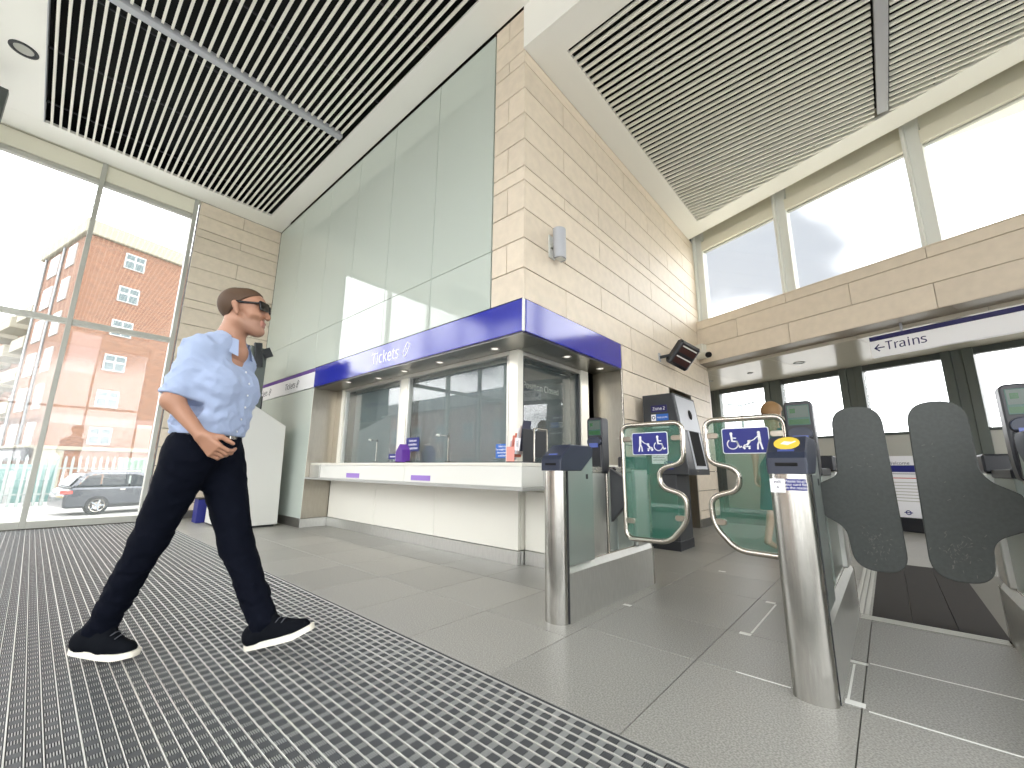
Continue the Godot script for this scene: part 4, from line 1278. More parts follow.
func build_floor_marks():
	var data := [[-0.678, -2.66, 0.055, 0.035, "white tape dash on the floor left of the middle pillar, nearer one"], [-0.69, -3.375, 0.055, 0.04, "white tape dash on the floor left of the middle pillar, farther one"], [-1.18, -4.085, 0.055, 0.03, "white tape dash on the floor beyond the glass leaves"], [-0.21, -2.635, 0.07, 0.03, "white tape dash on the floor right of the middle pillar, farther one"], [-0.2, -2.185, 0.06, 0.04, "white tape dash on the floor right of the middle pillar, nearer one"], [-1.36, -2.67, 0.05, 0.03, "white tape dash on the floor beside the first gate cabinet"]]
	for d in data:
		var t = thing("floor_tape", d[4], "tape", Vector3(d[0], 0, d[1]))
		bx(t, "strip", -d[2] / 2, d[2] / 2, 0.0, 0.0012, -d[3] / 2, d[3] / 2, M.tape, 0)
	var l = thing("joint_strip", "thin worn white line joining the two tape dashes left of the middle pillar", "line", Vector3(-0.655, 0, -3.02))
	bx(l, "strip", -0.005, 0.005, 0, 0.0012, -0.33, 0.33, M.tape, 0)
	var l2 = thing("joint_strip", "thin white line across the floor between middle and right cabinets, farther one", "line", Vector3(0.06, 0, -2.66))
	bx(l2, "strip", -0.23, 0.3, 0, 0.0012, -0.004, 0.004, M.tape, 0)
	var l3 = thing("joint_strip", "thin white line across the floor between middle and right cabinets, nearer one", "line", Vector3(0.1, 0, -2.15))
	bx(l3, "strip", -0.26, 0.36, 0, 0.0012, -0.004, 0.004, M.tape, 0)
	var l4 = thing("joint_strip", "thin white line in the floor in front of the middle pillar", "line", Vector3(-0.5, 0, -2.155))
	bx(l4, "strip", -0.1, 0.1, 0, 0.0012, -0.004, 0.004, M.tape, 0)
	var l5 = thing("joint_strip", "thin white line along the foot of the middle cabinet", "line", Vector3(-0.222, 0, -2.4))
	bx(l5, "strip", -0.004, 0.004, 0, 0.0012, -0.2, 0.2, M.tape, 0)

# ------------------------------------------------------------------ street outside
func build_street():
	var th := deg_to_rad(12.4)
	var G := -1.1
	# local x along the right face, local z towards the viewer's left face: right face at local z = 0 plane
	var C := Vector3(-38.0, G, -0.14)
	var b = thing("apartment_building", "red brick apartment block with white windows and cream cornice beyond the window", "building", C)
	var dr := Vector3(-sin(th), 0, -cos(th))
	var dl := Vector3(-cos(th), 0, sin(th))
	# basis: local x = dr (along right face), local z = -dl (outwards from right face)
	b.transform = Transform3D(Basis(dr, Vector3.UP, -dl), C)
	var top := 15.95 - G
	bx(b, "brick_wall", 0, 16, 0, top, -8.6, 0, M.brick, 0.02)
	bx(b, "cornice", -0.25, 16.2, top, top + 1.0, -8.8, 0.25, M.building_stone, 0.05)
	bx(b, "string_course", -0.08, 16, 1.68 - G, 1.92 - G, -8.6, 0.10, M.building_stone, 0.02)
	bx(b, "brick_band", 0.0, 16, 3.3 - G, 3.9 - G, -8.5, 0.02, M.patch, 0)
	bx(b, "pilaster", -0.06, 1.1, 0, 1.68 - G, -0.6, 0.06, M.building_stone, 0.02)
	bx(b, "reflection_patch", 0.3, 1.7, 6.6 - G, 9.2 - G, 0.0, 0.015, M.patch, 0)  # pinkish window reflection, painted as a coloured panel on the brick
	for cset in [[2.0, 6], [7.5, 6], [12.0, 6]]:
		for i in 6:
			brick_window(b, Vector3(cset[0] + 0.58, 14.95 - i * 2.46 - G, 0.0), Basis.IDENTITY, 1.15, 1.12)
	# left face windows (face at local x = 0, looking to -x)
	var lb := Basis(Vector3.UP, -PI / 2)
	for i in 6:
		for s in [2.4, 5.9]:
			brick_window(b, Vector3(0, 14.9 - i * 2.46 - G, -s), lb, 1.9 if s > 5 else 1.5, 1.6)
	put(b, "drainpipe", tube(PackedVector3Array([Vector3(-0.08, 2.8, -4.1), Vector3(-0.08, top, -4.1)]), 0.07), M.galv)
	put(b, "drainpipe", tube(PackedVector3Array([Vector3(-0.08, 2.8, -7.9), Vector3(-0.08, top, -7.9)]), 0.07), M.galv)
	# aerials on the roof
	for a in [[0.3, -1.2, 3.0], [-0.1, -0.5, 2.2], [3.4, -0.8, 2.6], [4.9, -0.6, 2.0], [0.8, -0.4, 2.8]]:
		var an = put(b, "roof_aerial", tube(PackedVector3Array([Vector3(a[0], top + 0.9, a[1]), Vector3(a[0], top + 1.0 + a[2], a[1])]), 0.035, false, 6), M.galv)
		for k in 3: box(an, "aerial_arm", Vector3(a[0], top + 1.0 + a[2] * (0.5 + 0.2 * k), a[1]), Vector3(0.7, 0.05, 0.05), M.galv, 0)
	put(b, "roof_rail", tube(PackedVector3Array([Vector3(0.8, top + 3.2, -0.4), Vector3(4.0, top + 2.0, -0.4)]), 0.025, false, 6), M.galv)
	put(b, "roof_rail", tube(PackedVector3Array([Vector3(0.6, top + 1.9, -0.4), Vector3(4.2, top + 1.7, -0.4)]), 0.025, false, 6), M.galv)
	# wing with balconies
	var w = thing("balcony_block", "paler set back block with cream balconies at the left edge", "building", C)
	w.transform = b.transform
	bx(w, "brick_wall", 1.5, 14, 0, 13.6 - G, -26, -8.61, M.brick, 0.02)
	bx(w, "cornice", 1.2, 14, 13.6 - G, 14.2 - G, -26, -8.62, M.building_stone, 0.02)
	for i in 5:
		for k in 3:
			var y := 1.9 + i * 2.46 - G
			var z := -10.9 - k * 5.2
			var bal = bx(w, "balcony", 0.0, 1.5, y, y + 0.95, z - 1.7, z + 1.7, M.building_stone, 0.03)
			brick_window(w, Vector3(1.5, y + 1.45, z - 0.3), lb, 1.8, 1.3)
	# terrace across the street that the ticket office glass mirrors
	var te = thing("brick_terrace", "brick terrace mirrored in the ticket office windows, out of direct view", "building", Vector3(-40, G, 20))
	bx(te, "brick_wall", -26, 36, 0, 7.6, 0, 7, M.brick, 0.02)
	put(te, "roof", prism(PackedVector2Array([Vector2(-0.3, 7.6), Vector2(7.3, 7.6), Vector2(3.5, 9.8)]), -36.2, 26.2), mat(rgb(62, 58, 56), 0.9), Vector3.ZERO, ZY)
	for i in 15:
		for k in 2:
			brick_window(te, Vector3(-23.5 + i * 3.9, 2.0 + k * 3.2, 0), Basis(Vector3.UP, PI), 1.5, 1.7)
	# shop board
	var sb = bx(b, "shop_sign", -0.35, -0.2, 1.0 - G, 1.75 - G, -7.6, -0.8, mat(rgb(40, 45, 50), 0.6), 0.01)
	lettering(sb, "FLOWERS AND CAFE", 0.42, Vector3(-0.085, 0, 0), Basis(Vector3.UP, -PI / 2), M.sign_white)
	bx(b, "awning", -0.5, -0.05, 1.78 - G, 1.95 - G, -7.8, -0.7, M.building_stone, 0.02)
	# palisade fence in front of the building
	var f = thing("palisade_fence", "pale metal palisade fence along the street behind the car", "fence")
	f.transform = Transform3D(b.transform.basis, Vector3(-29.0, G, 4.5))
	var i := 0
	while i < 62:
		var x := i * 0.26
		put(f, "picket", fence_picket(), M.fence, Vector3(x, 0, 0))
		i += 1
	for y in [0.5, 1.7]: bx(f, "rail", -0.1, 16.2, y, y + 0.07, -0.08, -0.03, M.fence, 0.005)
	for k in 7: bx(f, "post", k * 2.6 - 0.05, k * 2.6 + 0.05, 0, 2.2, -0.18, -0.08, M.fence, 0.005)
	# hoardings behind the fence
	for k in 3:
		var p = thing("hoarding", ["pale teal hoarding behind the fence at far left", "pale teal hoarding behind the fence beside the window mullion", "pale green hoarding behind the fence above the car"][k], "hoarding")
		p.transform = f.transform.translated_local(Vector3([1.2, 4.6, 9.3][k], 0, -1.2))
		bx(p, "board", -1.2, 1.2, 0.1, [1.7, 1.9, 2.3][k], -0.05, 0.0, M.teal_board if k < 2 else mat(rgb(130, 152, 136), 0.7), 0.01)
		for q in 4: bx(p, "batten", -1.0 + q * 0.6, -0.85 + q * 0.6, 0.1, 1.6, 0.0, 0.03, M.window_white, 0.005)
	var po = thing("street_poster", "white street poster with yellow base fixed to the fence at the left edge", "poster")
	po.transform = f.transform.translated_local(Vector3(2.15, 0, 0.05))
	bx(po, "sheet", -0.75, 0.6, 0.75, 1.9, 0.0, 0.03, M.paper, 0.005)
	bx(po, "yellow_panel", -0.35, 0.5, 0.8, 1.05, 0.03, 0.04, M.yellow, 0)
	put(po, "dark_shape", marks([[Vector2(0.1, 1.5), 0.28]], 0.01), M.ink, Vector3(0, 0, 0.031))
	# grey SUV
	car(Transform3D(b.transform.basis, Vector3(-23.5, G, -1.95)))
	# street lamp beyond the far windows
	var sl = thing("street_lamp", "thin double headed lamp post seen through the far window", "lamp post", Vector3(-4.33, -1.1, -19.53))
	put(sl, "pole", tube(PackedVector3Array([Vector3(0, 0, 0), Vector3(0, 4.72, 0)]), [0.07, 0.045]), M.galv)
	put(sl, "head", tube(PackedVector3Array([Vector3(-0.55, 4.78, 0), Vector3(0, 4.68, 0)]), 0.045), M.galv)
	put(sl, "head", tube(PackedVector3Array([Vector3(0, 4.68, 0), Vector3(0.55, 4.78, 0)]), 0.045), M.galv)

func fence_picket():
	if cache.has("picket"): return cache.picket
	cache.picket = prism(PackedVector2Array([Vector2(-0.05, 0), Vector2(0.05, 0), Vector2(0.05, 2.2), Vector2(0.0, 2.35), Vector2(-0.05, 2.2)]), 0.0, 0.02)
	return cache.picket

func brick_window(parent, at: Vector3, ba: Basis, w: float, h: float):
	var f = put(parent, "window_frame", box_mesh(Vector3(w, h, 0.14), 0.01), M.window_white, at, ba)
	for sx in [-1, 1]:
		for sy in [0, 1]:
			var ph := h * (0.36 if sy == 0 else 0.5)
			box(f, "window_pane", Vector3(sx * w * 0.235, (h * 0.5 - 0.06 - ph / 2.0) if sy == 0 else (-h * 0.5 + 0.06 + ph / 2.0 - 0.03), 0.07), Vector3(w * 0.40, ph - 0.06, 0.012), M.window_glass, 0)

func car(tr: Transform3D):
	var t = thing("parked_car", "grey sport utility car parked on the street behind the fence line", "car")
	t.transform = tr
	# local x: rear (negative) to front, z = 0 is the near side, body to -z
	var low = rounded([Vector2(-0.95, 0.28), Vector2(-0.98, 0.75), Vector2(-0.80, 1.05), Vector2(2.35, 1.05), Vector2(3.45, 0.92), Vector2(3.6, 0.6), Vector2(3.55, 0.28)], 0.14, 4)
	put(t, "body", prism(low, -1.8, -0.04, 0.07), M.car)
	var cab = rounded([Vector2(-0.82, 1.02), Vector2(-0.45, 1.58), Vector2(-0.2, 1.66), Vector2(1.2, 1.64), Vector2(1.55, 1.55), Vector2(2.35, 1.02)], 0.1, 4)
	put(t, "roof", prism(cab, -1.70, -0.16, 0.10), M.car)
	var wins := [[Vector2(-0.62, 1.08), Vector2(-0.36, 1.48), Vector2(0.02, 1.54), Vector2(0.02, 1.08)], [Vector2(0.08, 1.08), Vector2(0.08, 1.55), Vector2(0.9, 1.55), Vector2(0.9, 1.08)], [Vector2(0.97, 1.08), Vector2(0.97, 1.54), Vector2(1.42, 1.48), Vector2(2.05, 1.08)]]
	for w in wins: put(t, "side_window", prism(PackedVector2Array(w), -0.162, -0.145), M.car_glass)
	box(t, "rear_window", Vector3(-0.67, 1.32, -0.93), Vector3(0.03, 0.5, 1.2), M.car_glass, 0.005, Basis(Vector3(0, 0, 1), -0.59))
	bx(t, "tail_light", -0.99, -0.75, 0.82, 0.94, -0.5, -0.035, M.red, 0.01)
	bx(t, "roof_rail", -0.2, 1.3, 1.66, 1.70, -0.35, -0.30, M.chrome, 0.01)
	bx(t, "sill_trim", 0.35, 2.25, 0.26, 0.40, -0.06, -0.02, M.tyre, 0.01)
	bx(t, "door_handle", 0.62, 0.80, 0.93, 0.97, -0.045, -0.015, M.chrome, 0.005)
	for x in [0.0, 2.7]:
		var wh = put(t, "wheel", lathe([[0.0, -0.02], [0.24, -0.02], [0.33, -0.02], [0.36, 0.02], [0.36, 0.2], [0.0, 0.22]]), M.tyre, Vector3(x, 0.36, -0.02), Basis(Vector3(1, 0, 0), -PI / 2))
		put(wh, "rim", lathe([[0.24, -0.03], [0.21, -0.015], [0.0, -0.03]]), M.chrome)
		for k in 5:
			var g := TAU * k / 5.0
			put(wh, "spoke", box_mesh(Vector3(0.2, 0.03, 0.05), 0.005), M.galv, Vector3(cos(g) * 0.11, -0.035, sin(g) * 0.11), Basis(Vector3.UP, -g))

# ------------------------------------------------------------------ people: smooth unions of tapered capsules, meshed as surface nets
# capsule: [a, b - a, 1 / |b - a|^2, ra, rb, k]; k > 0 joins smoothly, k < 0 carves
func cap(a: Vector3, b: Vector3, ra: float, rb: float, k := 0.03):
	var d := b - a
	return [a, d, 1.0 / maxf(d.length_squared(), 1e-9), ra, rb, k]

func field(F: Array, p: Vector3) -> float:
	var d := 10.0
	for q in F:
		var pa: Vector3 = p - q[0]
		var t := clampf(pa.dot(q[1]) * q[2], 0.0, 1.0)
		var dd: float = (pa - q[1] * t).length() - lerpf(q[3], q[4], t)
		var k: float = q[5]
		if k > 0.0:
			var h := maxf(k - absf(d - dd), 0.0) / k
			d = minf(d, dd) - h * h * k * 0.25
		else:
			k = -k
			dd = -dd
			var h := maxf(k - absf(d - dd), 0.0) / k
			d = maxf(d, dd) + h * h * k * 0.25
	return d

# extra(p, d) -> d lets clothes be cut and creased
func nets(F: Array, cell: float, extra = null, pad := 0.03):
	var lo := Vector3(1e9, 1e9, 1e9)
	var hi := -lo
	for q in F:
		if q[5] < 0: continue
		var r: float = maxf(q[3], q[4]) + pad
		for e in [q[0], q[0] + q[1]]:
			lo = lo.min(e - Vector3(r, r, r))
			hi = hi.max(e + Vector3(r, r, r))
	var B := 6
	var nb := Vector3i(((hi - lo) / (cell * B)).ceil())
	var n := nb * B + Vector3i.ONE
	var sx := 1
	var sy := n.x
	var sz := n.x * n.y
	var val := PackedFloat32Array()
	val.resize(n.x * n.y * n.z)
	val.fill(99.0)
	var vid := PackedInt32Array()
	vid.resize(n.x * n.y * n.z)
	vid.fill(-1)
	var blocks := []
	var lim := cell * (B * 0.87 + 2.0)
	for bz in nb.z:
		for by in nb.y:
			for bx_ in nb.x:
				var c := lo + (Vector3(bx_, by, bz) * B + Vector3.ONE * B * 0.5) * cell
				if absf(field(F, c)) > lim + (0.03 if extra != null else 0.0): continue
				blocks.append(Vector3i(bx_, by, bz) * B)
	for b in blocks:
		for k in B + 1:
			for j in B + 1:
				var id: int = (b.x) + (b.y + j) * sy + (b.z + k) * sz
				for i in B + 1:
					if val[id + i] == 99.0:
						var p := lo + Vector3(b.x + i, b.y + j, b.z + k) * cell
						var d := field(F, p)
						if extra != null: d = extra.call(p, d)
						val[id + i] = d
	var verts := PackedVector3Array()
	var idx := PackedInt32Array()
	var cells := []
	var off := [0, sx, sy, sx + sy, sz, sx + sz, sy + sz, sx + sy + sz]
	var pos := [Vector3(0, 0, 0), Vector3(1, 0, 0), Vector3(0, 1, 0), Vector3(1, 1, 0), Vector3(0, 0, 1), Vector3(1, 0, 1), Vector3(0, 1, 1), Vector3(1, 1, 1)]
	var edges := [[0, 1], [2, 3], [4, 5], [6, 7], [0, 2], [1, 3], [4, 6], [5, 7], [0, 4], [1, 5], [2, 6], [3, 7]]
	for b in blocks:
		for k in B:
			for j in B:
				for i in B:
					var id: int = b.x + i + (b.y + j) * sy + (b.z + k) * sz
					var neg := 0
					for o in off:
						if val[id + o] < 0.0: neg += 1
					if neg == 0 or neg == 8: continue
					var s := Vector3.ZERO
					var cnt := 0
					for e in edges:
						var va := val[id + off[e[0]]]
						var vb := val[id + off[e[1]]]
						if (va < 0.0) != (vb < 0.0):
							s += pos[e[0]].lerp(pos[e[1]], va / (va - vb))
							cnt += 1
					vid[id] = verts.size()
					verts.append(lo + (Vector3(b.x + i, b.y + j, b.z + k) + s / cnt) * cell)
					cells.append(id)
	var ax := [[sx, sy, sz], [sy, sz, sx], [sz, sx, sy]]
	for id in cells:
		for a in ax:
			var v0 := val[id] < 0.0
			var v1 := val[id + a[0]] < 0.0
			if v0 == v1: continue
			if id - a[1] - a[2] < 0: continue
			var q0 := vid[id]
			var q1 := vid[id - a[1]]
			var q2 := vid[id - a[1] - a[2]]
			var q3 := vid[id - a[2]]
			if q0 < 0 or q1 < 0 or q2 < 0 or q3 < 0: continue
			if v0: idx.append_array(PackedInt32Array([q0, q2, q1, q0, q3, q2]))
			else: idx.append_array(PackedInt32Array([q0, q1, q2, q0, q2, q3]))
	return [verts, idx]

# join nets into one mesh with smooth normals and optional vertex colours
func nets_mesh(parts: Array, tint = null):
	var V := PackedVector3Array()
	var I := PackedInt32Array()
	for p in parts:
		var base := V.size()
		V.append_array(p[0])
		for i in p[1]: I.append(i + base)
	var N := PackedVector3Array()
	N.resize(V.size())
	for t in range(0, I.size(), 3):
		var a := I[t]
		var b := I[t + 1]
		var c := I[t + 2]
		var nn := (V[c] - V[a]).cross(V[b] - V[a])
		N[a] += nn
		N[b] += nn
		N[c] += nn
	for i in N.size(): N[i] = N[i].normalized()
	var arr := []
	arr.resize(Mesh.ARRAY_MAX)
	arr[Mesh.ARRAY_VERTEX] = V
	arr[Mesh.ARRAY_NORMAL] = N
	arr[Mesh.ARRAY_INDEX] = I
	if tint != null:
		var C := PackedColorArray()
		C.resize(V.size())
		for i in V.size(): C[i] = tint.call(V[i])
		arr[Mesh.ARRAY_COLOR] = C
	var m := ArrayMesh.new()
	m.add_surface_from_arrays(Mesh.PRIMITIVE_TRIANGLES, arr)
	return m

func head_caps(h: Transform3D, female := false):
	# local: x right, y up, -z forward; forward written as f
	var P = func(f, u, r): return h * Vector3(r, u, -f)
	var F := [cap(P.call(-0.020, 0.04, 0), P.call(0.028, 0.04, 0), 0.080, 0.078, 0.02), cap(P.call(0.035, 0.03, 0), P.call(0.045, -0.06, 0), 0.066, 0.05, 0.03)]
	for s in [-1.0, 1.0]:
		F.append(cap(P.call(-0.005, -0.05, s * 0.042), P.call(0.06, -0.095, s * 0.014), 0.026, 0.024, 0.03))
		F.append(cap(P.call(0.055, -0.02, s * 0.045), P.call(0.07, -0.02, s * 0.035), 0.022, 0.022, 0.02))
		F.append(cap(P.call(-0.012, 0.022, s * 0.081), P.call(-0.004, -0.025, s * 0.076), 0.016, 0.010, 0.006))
	F.append(cap(P.call(0.086, 0.034, -0.034), P.call(0.086, 0.034, 0.034), 0.015, 0.015, 0.015))
	F.append(cap(P.call(0.074, -0.10, 0), P.call(0.078, -0.098, 0), 0.02, 0.02, 0.02))
	F.append(cap(P.call(0.096, 0.02, 0), P.call(0.113, -0.024, 0), 0.010, 0.0135, 0.014))
	F.append(cap(P.call(0.108, -0.03, -0.012), P.call(0.108, -0.03, 0.012), 0.0085, 0.0085, 0.006))
	F.append(cap(P.call(0.092, -0.053, -0.018), P.call(0.092, -0.053, 0.018), 0.0095, 0.0095, 0.006))
	F.append(cap(P.call(0.088, -0.068, -0.016), P.call(0.088, -0.068, 0.016), 0.0095, 0.0095, 0.006))
	F.append(cap(P.call(0.105, -0.0605, -0.02), P.call(0.105, -0.0605, 0.02), 0.004, 0.004, -0.004))
	return F

func hand_caps(w: Vector3, h: Vector3, across: Vector3, palm: Vector3, curl: Array):
	var F := []
	for i in 4:
		F.append(cap(w + across * (i - 1.5) * 0.010, w + h * 0.085 + across * (i - 1.5) * 0.021, 0.017, 0.0125, 0.014))
	var len := [0.036, 0.042, 0.045, 0.040]
	for i in 4:
		var p: Vector3 = w + h * 0.088 + across * (i - 1.5) * 0.0215
		var a := 0.0
		for s in 3:
			a += deg_to_rad(curl[s] + (1.5 - i) * 3.0)
			var d: Vector3 = (h * cos(a) + palm * sin(a)).normalized()
			var q: Vector3 = p + d * len[i] * [1.0, 0.66, 0.55][s]
			F.append(cap(p, q, 0.0098 - 0.0008 * s, 0.0092 - 0.0009 * s, 0.005))
			p = q
	var tp: Vector3 = w + h * 0.025 + across * 0.026 + palm * 0.006
	var d1: Vector3 = (h * 0.72 + across * 0.55 + palm * 0.42).normalized()
	var d2: Vector3 = (h * 0.92 + across * 0.05 + palm * 0.40).normalized()
	F.append(cap(tp, tp + d1 * 0.045, 0.017, 0.012, 0.012))
	F.append(cap(tp + d1 * 0.045, tp + d1 * 0.045 + d2 * 0.030, 0.0115, 0.0105, 0.006))
	F.append(cap(tp + d1 * 0.045 + d2 * 0.030, tp + d1 * 0.045 + d2 * 0.055, 0.0105, 0.0085, 0.006))
	return F

func shoe(parent, heel: Vector3, toe: Vector3, ankle: Vector3, side: float):
	var f := (toe - heel).normalized()
	var r := f.cross(Vector3.UP).normalized()
	var u := r.cross(f).normalized()
	var P = func(a, b, c): return heel + f * a + u * b + r * c
	var L := heel.distance_to(toe)
	var F := [cap(P.call(0.04, 0.055, 0), P.call(0.05, 0.05, 0), 0.042, 0.042, 0.03), cap(P.call(0.06, 0.05, 0), P.call(L * 0.55, 0.048, side * 0.004), 0.042, 0.043, 0.03), cap(P.call(L * 0.55, 0.046, side * 0.004), P.call(L - 0.045, 0.038, 0.0), 0.044, 0.034, 0.03), cap(P.call(0.05, 0.06, 0), ankle + Vector3(0, -0.01, 0), 0.044, 0.043, 0.03), cap(P.call(0.13, 0.075, 0), ankle + f * 0.03, 0.036, 0.036, 0.03)]
	var floor_cut = func(p: Vector3, d: float): return maxf(d, 0.022 - (p - heel).dot(u))
	var s = put(parent, "shoe", nets_mesh([nets(F, 0.007, floor_cut)]), M.shoe)
	# sole: outline swept, toe curls up slightly
	var st := SurfaceTool.new()
	st.begin(Mesh.PRIMITIVE_TRIANGLES)
	st.set_smooth_group(1)
	var n := 40
	var ring := []
	for k in n:
		var a := TAU * k / n
		var t := 0.5 - 0.5 * cos(a)
		var w := lerpf(0.040, 0.049, smoothstep(0.2, 0.7, t)) * pow(maxf(sin(a) * sin(a), 0.0), 0.28) * signf(sin(a))
		var x := -0.004 + (L + 0.008) * t
		var lift := 0.016 * smoothstep(0.72, 1.0, t)
		ring.append([P.call(x, 0.0 + lift, w), P.call(x, 0.027 + lift * 0.8, w * 1.02)])
	for k in n:
		var A = ring[k]
		var B = ring[(k + 1) % n]
		quad(st, A[0], B[0], B[1], A[1])
	st.set_smooth_group(-1)
	for e in 2:
		for k in range(1, n / 2):
			quad(st, ring[k][e], ring[k + 1][e], ring[(n - k - 1) % n][e], ring[(n - k) % n][e])
		tri(st, ring[0][e], ring[1][e], ring[n - 1][e])
	st.generate_normals()
	put(s, "sole", st.commit(), M.sole)
	for k in 4:
		var x := 0.115 + 0.026 * k
		var hgt := 0.117 - 0.0075 * k
		put(s, "lace", tube(PackedVector3Array([P.call(x, hgt - 0.012, -0.028), P.call(x + 0.008, hgt, -0.012), P.call(x + 0.008, hgt, 0.012), P.call(x, hgt - 0.012, 0.028)]), 0.0028, false, 6), M.lace)
	var loop := PackedVector3Array()
	for k in 12:
		var a := TAU * k / 12.0
		loop.append(P.call(0.125 - 0.012 + 0.012 * cos(a), 0.122 + 0.01 * sin(a), 0.022 + 0.02 * cos(a)))
	put(s, "lace", tube(loop, 0.0022, true, 6), M.lace)

func skin_tint(base: Color, h: Transform3D, lips: Color, stubble: Color):
	var hi := h.affine_inverse()
	return func(p: Vector3):
		var q := hi * p
		var f := -q.z
		var c := base
		if q.length() < 0.16:
			if f > 0.06 and q.y < -0.045 and q.y > -0.076 and absf(q.x) < 0.026: c = lips
			else: c = base.lerp(stubble, 0.5 * smoothstep(-0.02, -0.06, q.y) * smoothstep(-0.02, 0.03, f) * smoothstep(-0.135, -0.11, q.y))
		return c

func build_man():
	var d := Vector3(0.74, 0, -0.673).normalized()
	var r := Vector3(0.673, 0, 0.74).normalized()
	var U := Vector3.UP
	var t = thing("person", "man in pale blue shirt, navy trousers and sunglasses walking across the matting", "person", Vector3.ZERO)
	var neck := Vector3(-2.528, 1.505, -0.602)
	var rsh := Vector3(-2.446, 1.40, -0.448)
	var lsh := Vector3(-2.664, 1.40, -0.695)
	var rel := Vector3(-2.428, 1.14, -0.384)
	var rwr := Vector3(-2.338, 0.985, -0.492)
	var lel := Vector3(-2.77, 1.16, -0.69)
	var lwr := Vector3(-2.80, 0.93, -0.62)
	var pel := Vector3(-2.56, 0.93, -0.57)
	var rhip := Vector3(-2.505, 0.885, -0.497)
	var lhip := Vector3(-2.60, 0.885, -0.648)
	var rkn := Vector3(-2.616, 0.506, -0.42)
	var ran := Vector3(-2.745, 0.125, -0.318)
	var lkn := Vector3(-2.465, 0.475, -0.732)
	var lan := Vector3(-2.305, 0.125, -0.845)
	var hf := Vector3(0.50, 0.10, -0.86).normalized()
	var hr := hf.cross(U).normalized()
	var hu := hr.cross(hf).normalized()
	var head := Transform3D(Basis(hr, hu, -hf), Vector3(-2.50, 1.655, -0.625)).scaled_local(Vector3(1.08, 1.08, 1.08))
	# one body: head and hands on fine grids, the rest coarser
	var hc = head_caps(head)
	hc.append(cap(head * Vector3(0, -0.05, 0.025), neck + d * -0.012, 0.058, 0.063, 0.03))
	hc.append(cap(neck + d * -0.01, neck + Vector3(0, -0.07, 0) + d * 0.01, 0.062, 0.075, 0.03))
	var parts := [nets(hc, 0.0042)]
	var fa := (rwr - rel).normalized()
	var hd := Vector3(0.34, -0.72, -0.60).normalized()
	var ac := (d - hd * d.dot(hd)).normalized()
	var pm := hd.cross(ac).normalized()
	if pm.dot(r) > 0: pm = -pm
	var ru0 := (rel - rsh).normalized()
	var arm = [cap(rel - ru0 * 0.08, rel, 0.043, 0.041, 0.03), cap(rel, rwr, 0.042, 0.026, 0.03)] + hand_caps(rwr + hd * 0.005, hd, ac, pm, [32, 48, 34])
	parts.append(nets(arm, 0.0042))
	var lfa := (lwr - lel).normalized()
	var arm2 = [cap(lel, lwr, 0.042, 0.026, 0.03)] + hand_caps(lwr, Vector3(0.1, -0.98, 0.1).normalized(), d, r, [20, 30, 25])
	parts.append(nets(arm2, 0.0055))
	var core := [cap(neck + Vector3(0, -0.05, 0), pel, 0.07, 0.09, 0.05), cap(rsh, lsh, 0.05, 0.05, 0.05), cap(rsh, rel, 0.042, 0.036, 0.03), cap(lsh, lel, 0.042, 0.036, 0.03), cap(rhip, rkn, 0.065, 0.045, 0.05), cap(lhip, lkn, 0.065, 0.045, 0.05), cap(rkn, ran, 0.045, 0.033, 0.03), cap(lkn, lan, 0.045, 0.033, 0.03)]
	parts.append(nets(core, 0.014))
	put(t, "body", nets_mesh(parts, skin_tint(Color(0.37, 0.19, 0.12), head, Color(0.33, 0.14, 0.105), Color(0.25, 0.145, 0.1))), M.skin)
	# short brown hair
	var hi := head.affine_inverse()
	var hairF := [cap(head * Vector3(0, 0.042, 0.021), head * Vector3(0, 0.044, -0.020), 0.0925, 0.0885, 0.02)]
	var cut = func(p: Vector3, dd: float):
		var q := hi * p
		var f := -q.z
		var side: float = 0.02 * smoothstep(0.05, 0.08, absf(q.x))
		return maxf(dd, ((0.62 * f if f > 0.0 else 1.2 * f) + 0.03 - q.y) * 0.66)
	put(t, "hair", nets_mesh([nets(hairF, 0.005, cut)]), M.hair)
	# sunglasses
	var g = put(t, "sunglasses", box_mesh(Vector3(0.03, 0.012, 0.012), 0.003), M.lens, head * Vector3(0, 0.024, -0.112), head.basis.orthonormalized())
	var gl := Transform3D(head.basis.orthonormalized(), head * Vector3(0, 0.024, -0.112)).affine_inverse()
	for s in [-1.0, 1.0]:
		var o = rounded([Vector2(-0.040, 0.026), Vector2(0.034, 0.024), Vector2(0.030, -0.022), Vector2(-0.030, -0.028)] if s < 0 else [Vector2(-0.034, 0.024), Vector2(0.040, 0.026), Vector2(0.030, -0.028), Vector2(-0.030, -0.022)], 0.012, 4)
		put(g, "lens", prism(o, -0.004, 0.004, 0.0015), M.lens, Vector3(s * 0.043, -0.005, 0.008), Basis(Vector3.UP, s * -0.48))
		var a := gl * (head * Vector3(s * 0.064, 0.03, -0.085))
		var b := gl * (head * Vector3(s * 0.088, 0.028, 0.012))
		put(g, "temple_arm", tube(PackedVector3Array([a, (a + b) * 0.5, b]), 0.0062, false, 6), M.lens)
	# shirt
	var chest := (rsh + lsh) * 0.5 + Vector3(0, -0.16, 0) + d * 0.025
	var waist := pel + Vector3(0, 0.16, 0) + d * 0.005
	var hem := pel + Vector3(0, 0.03, 0)
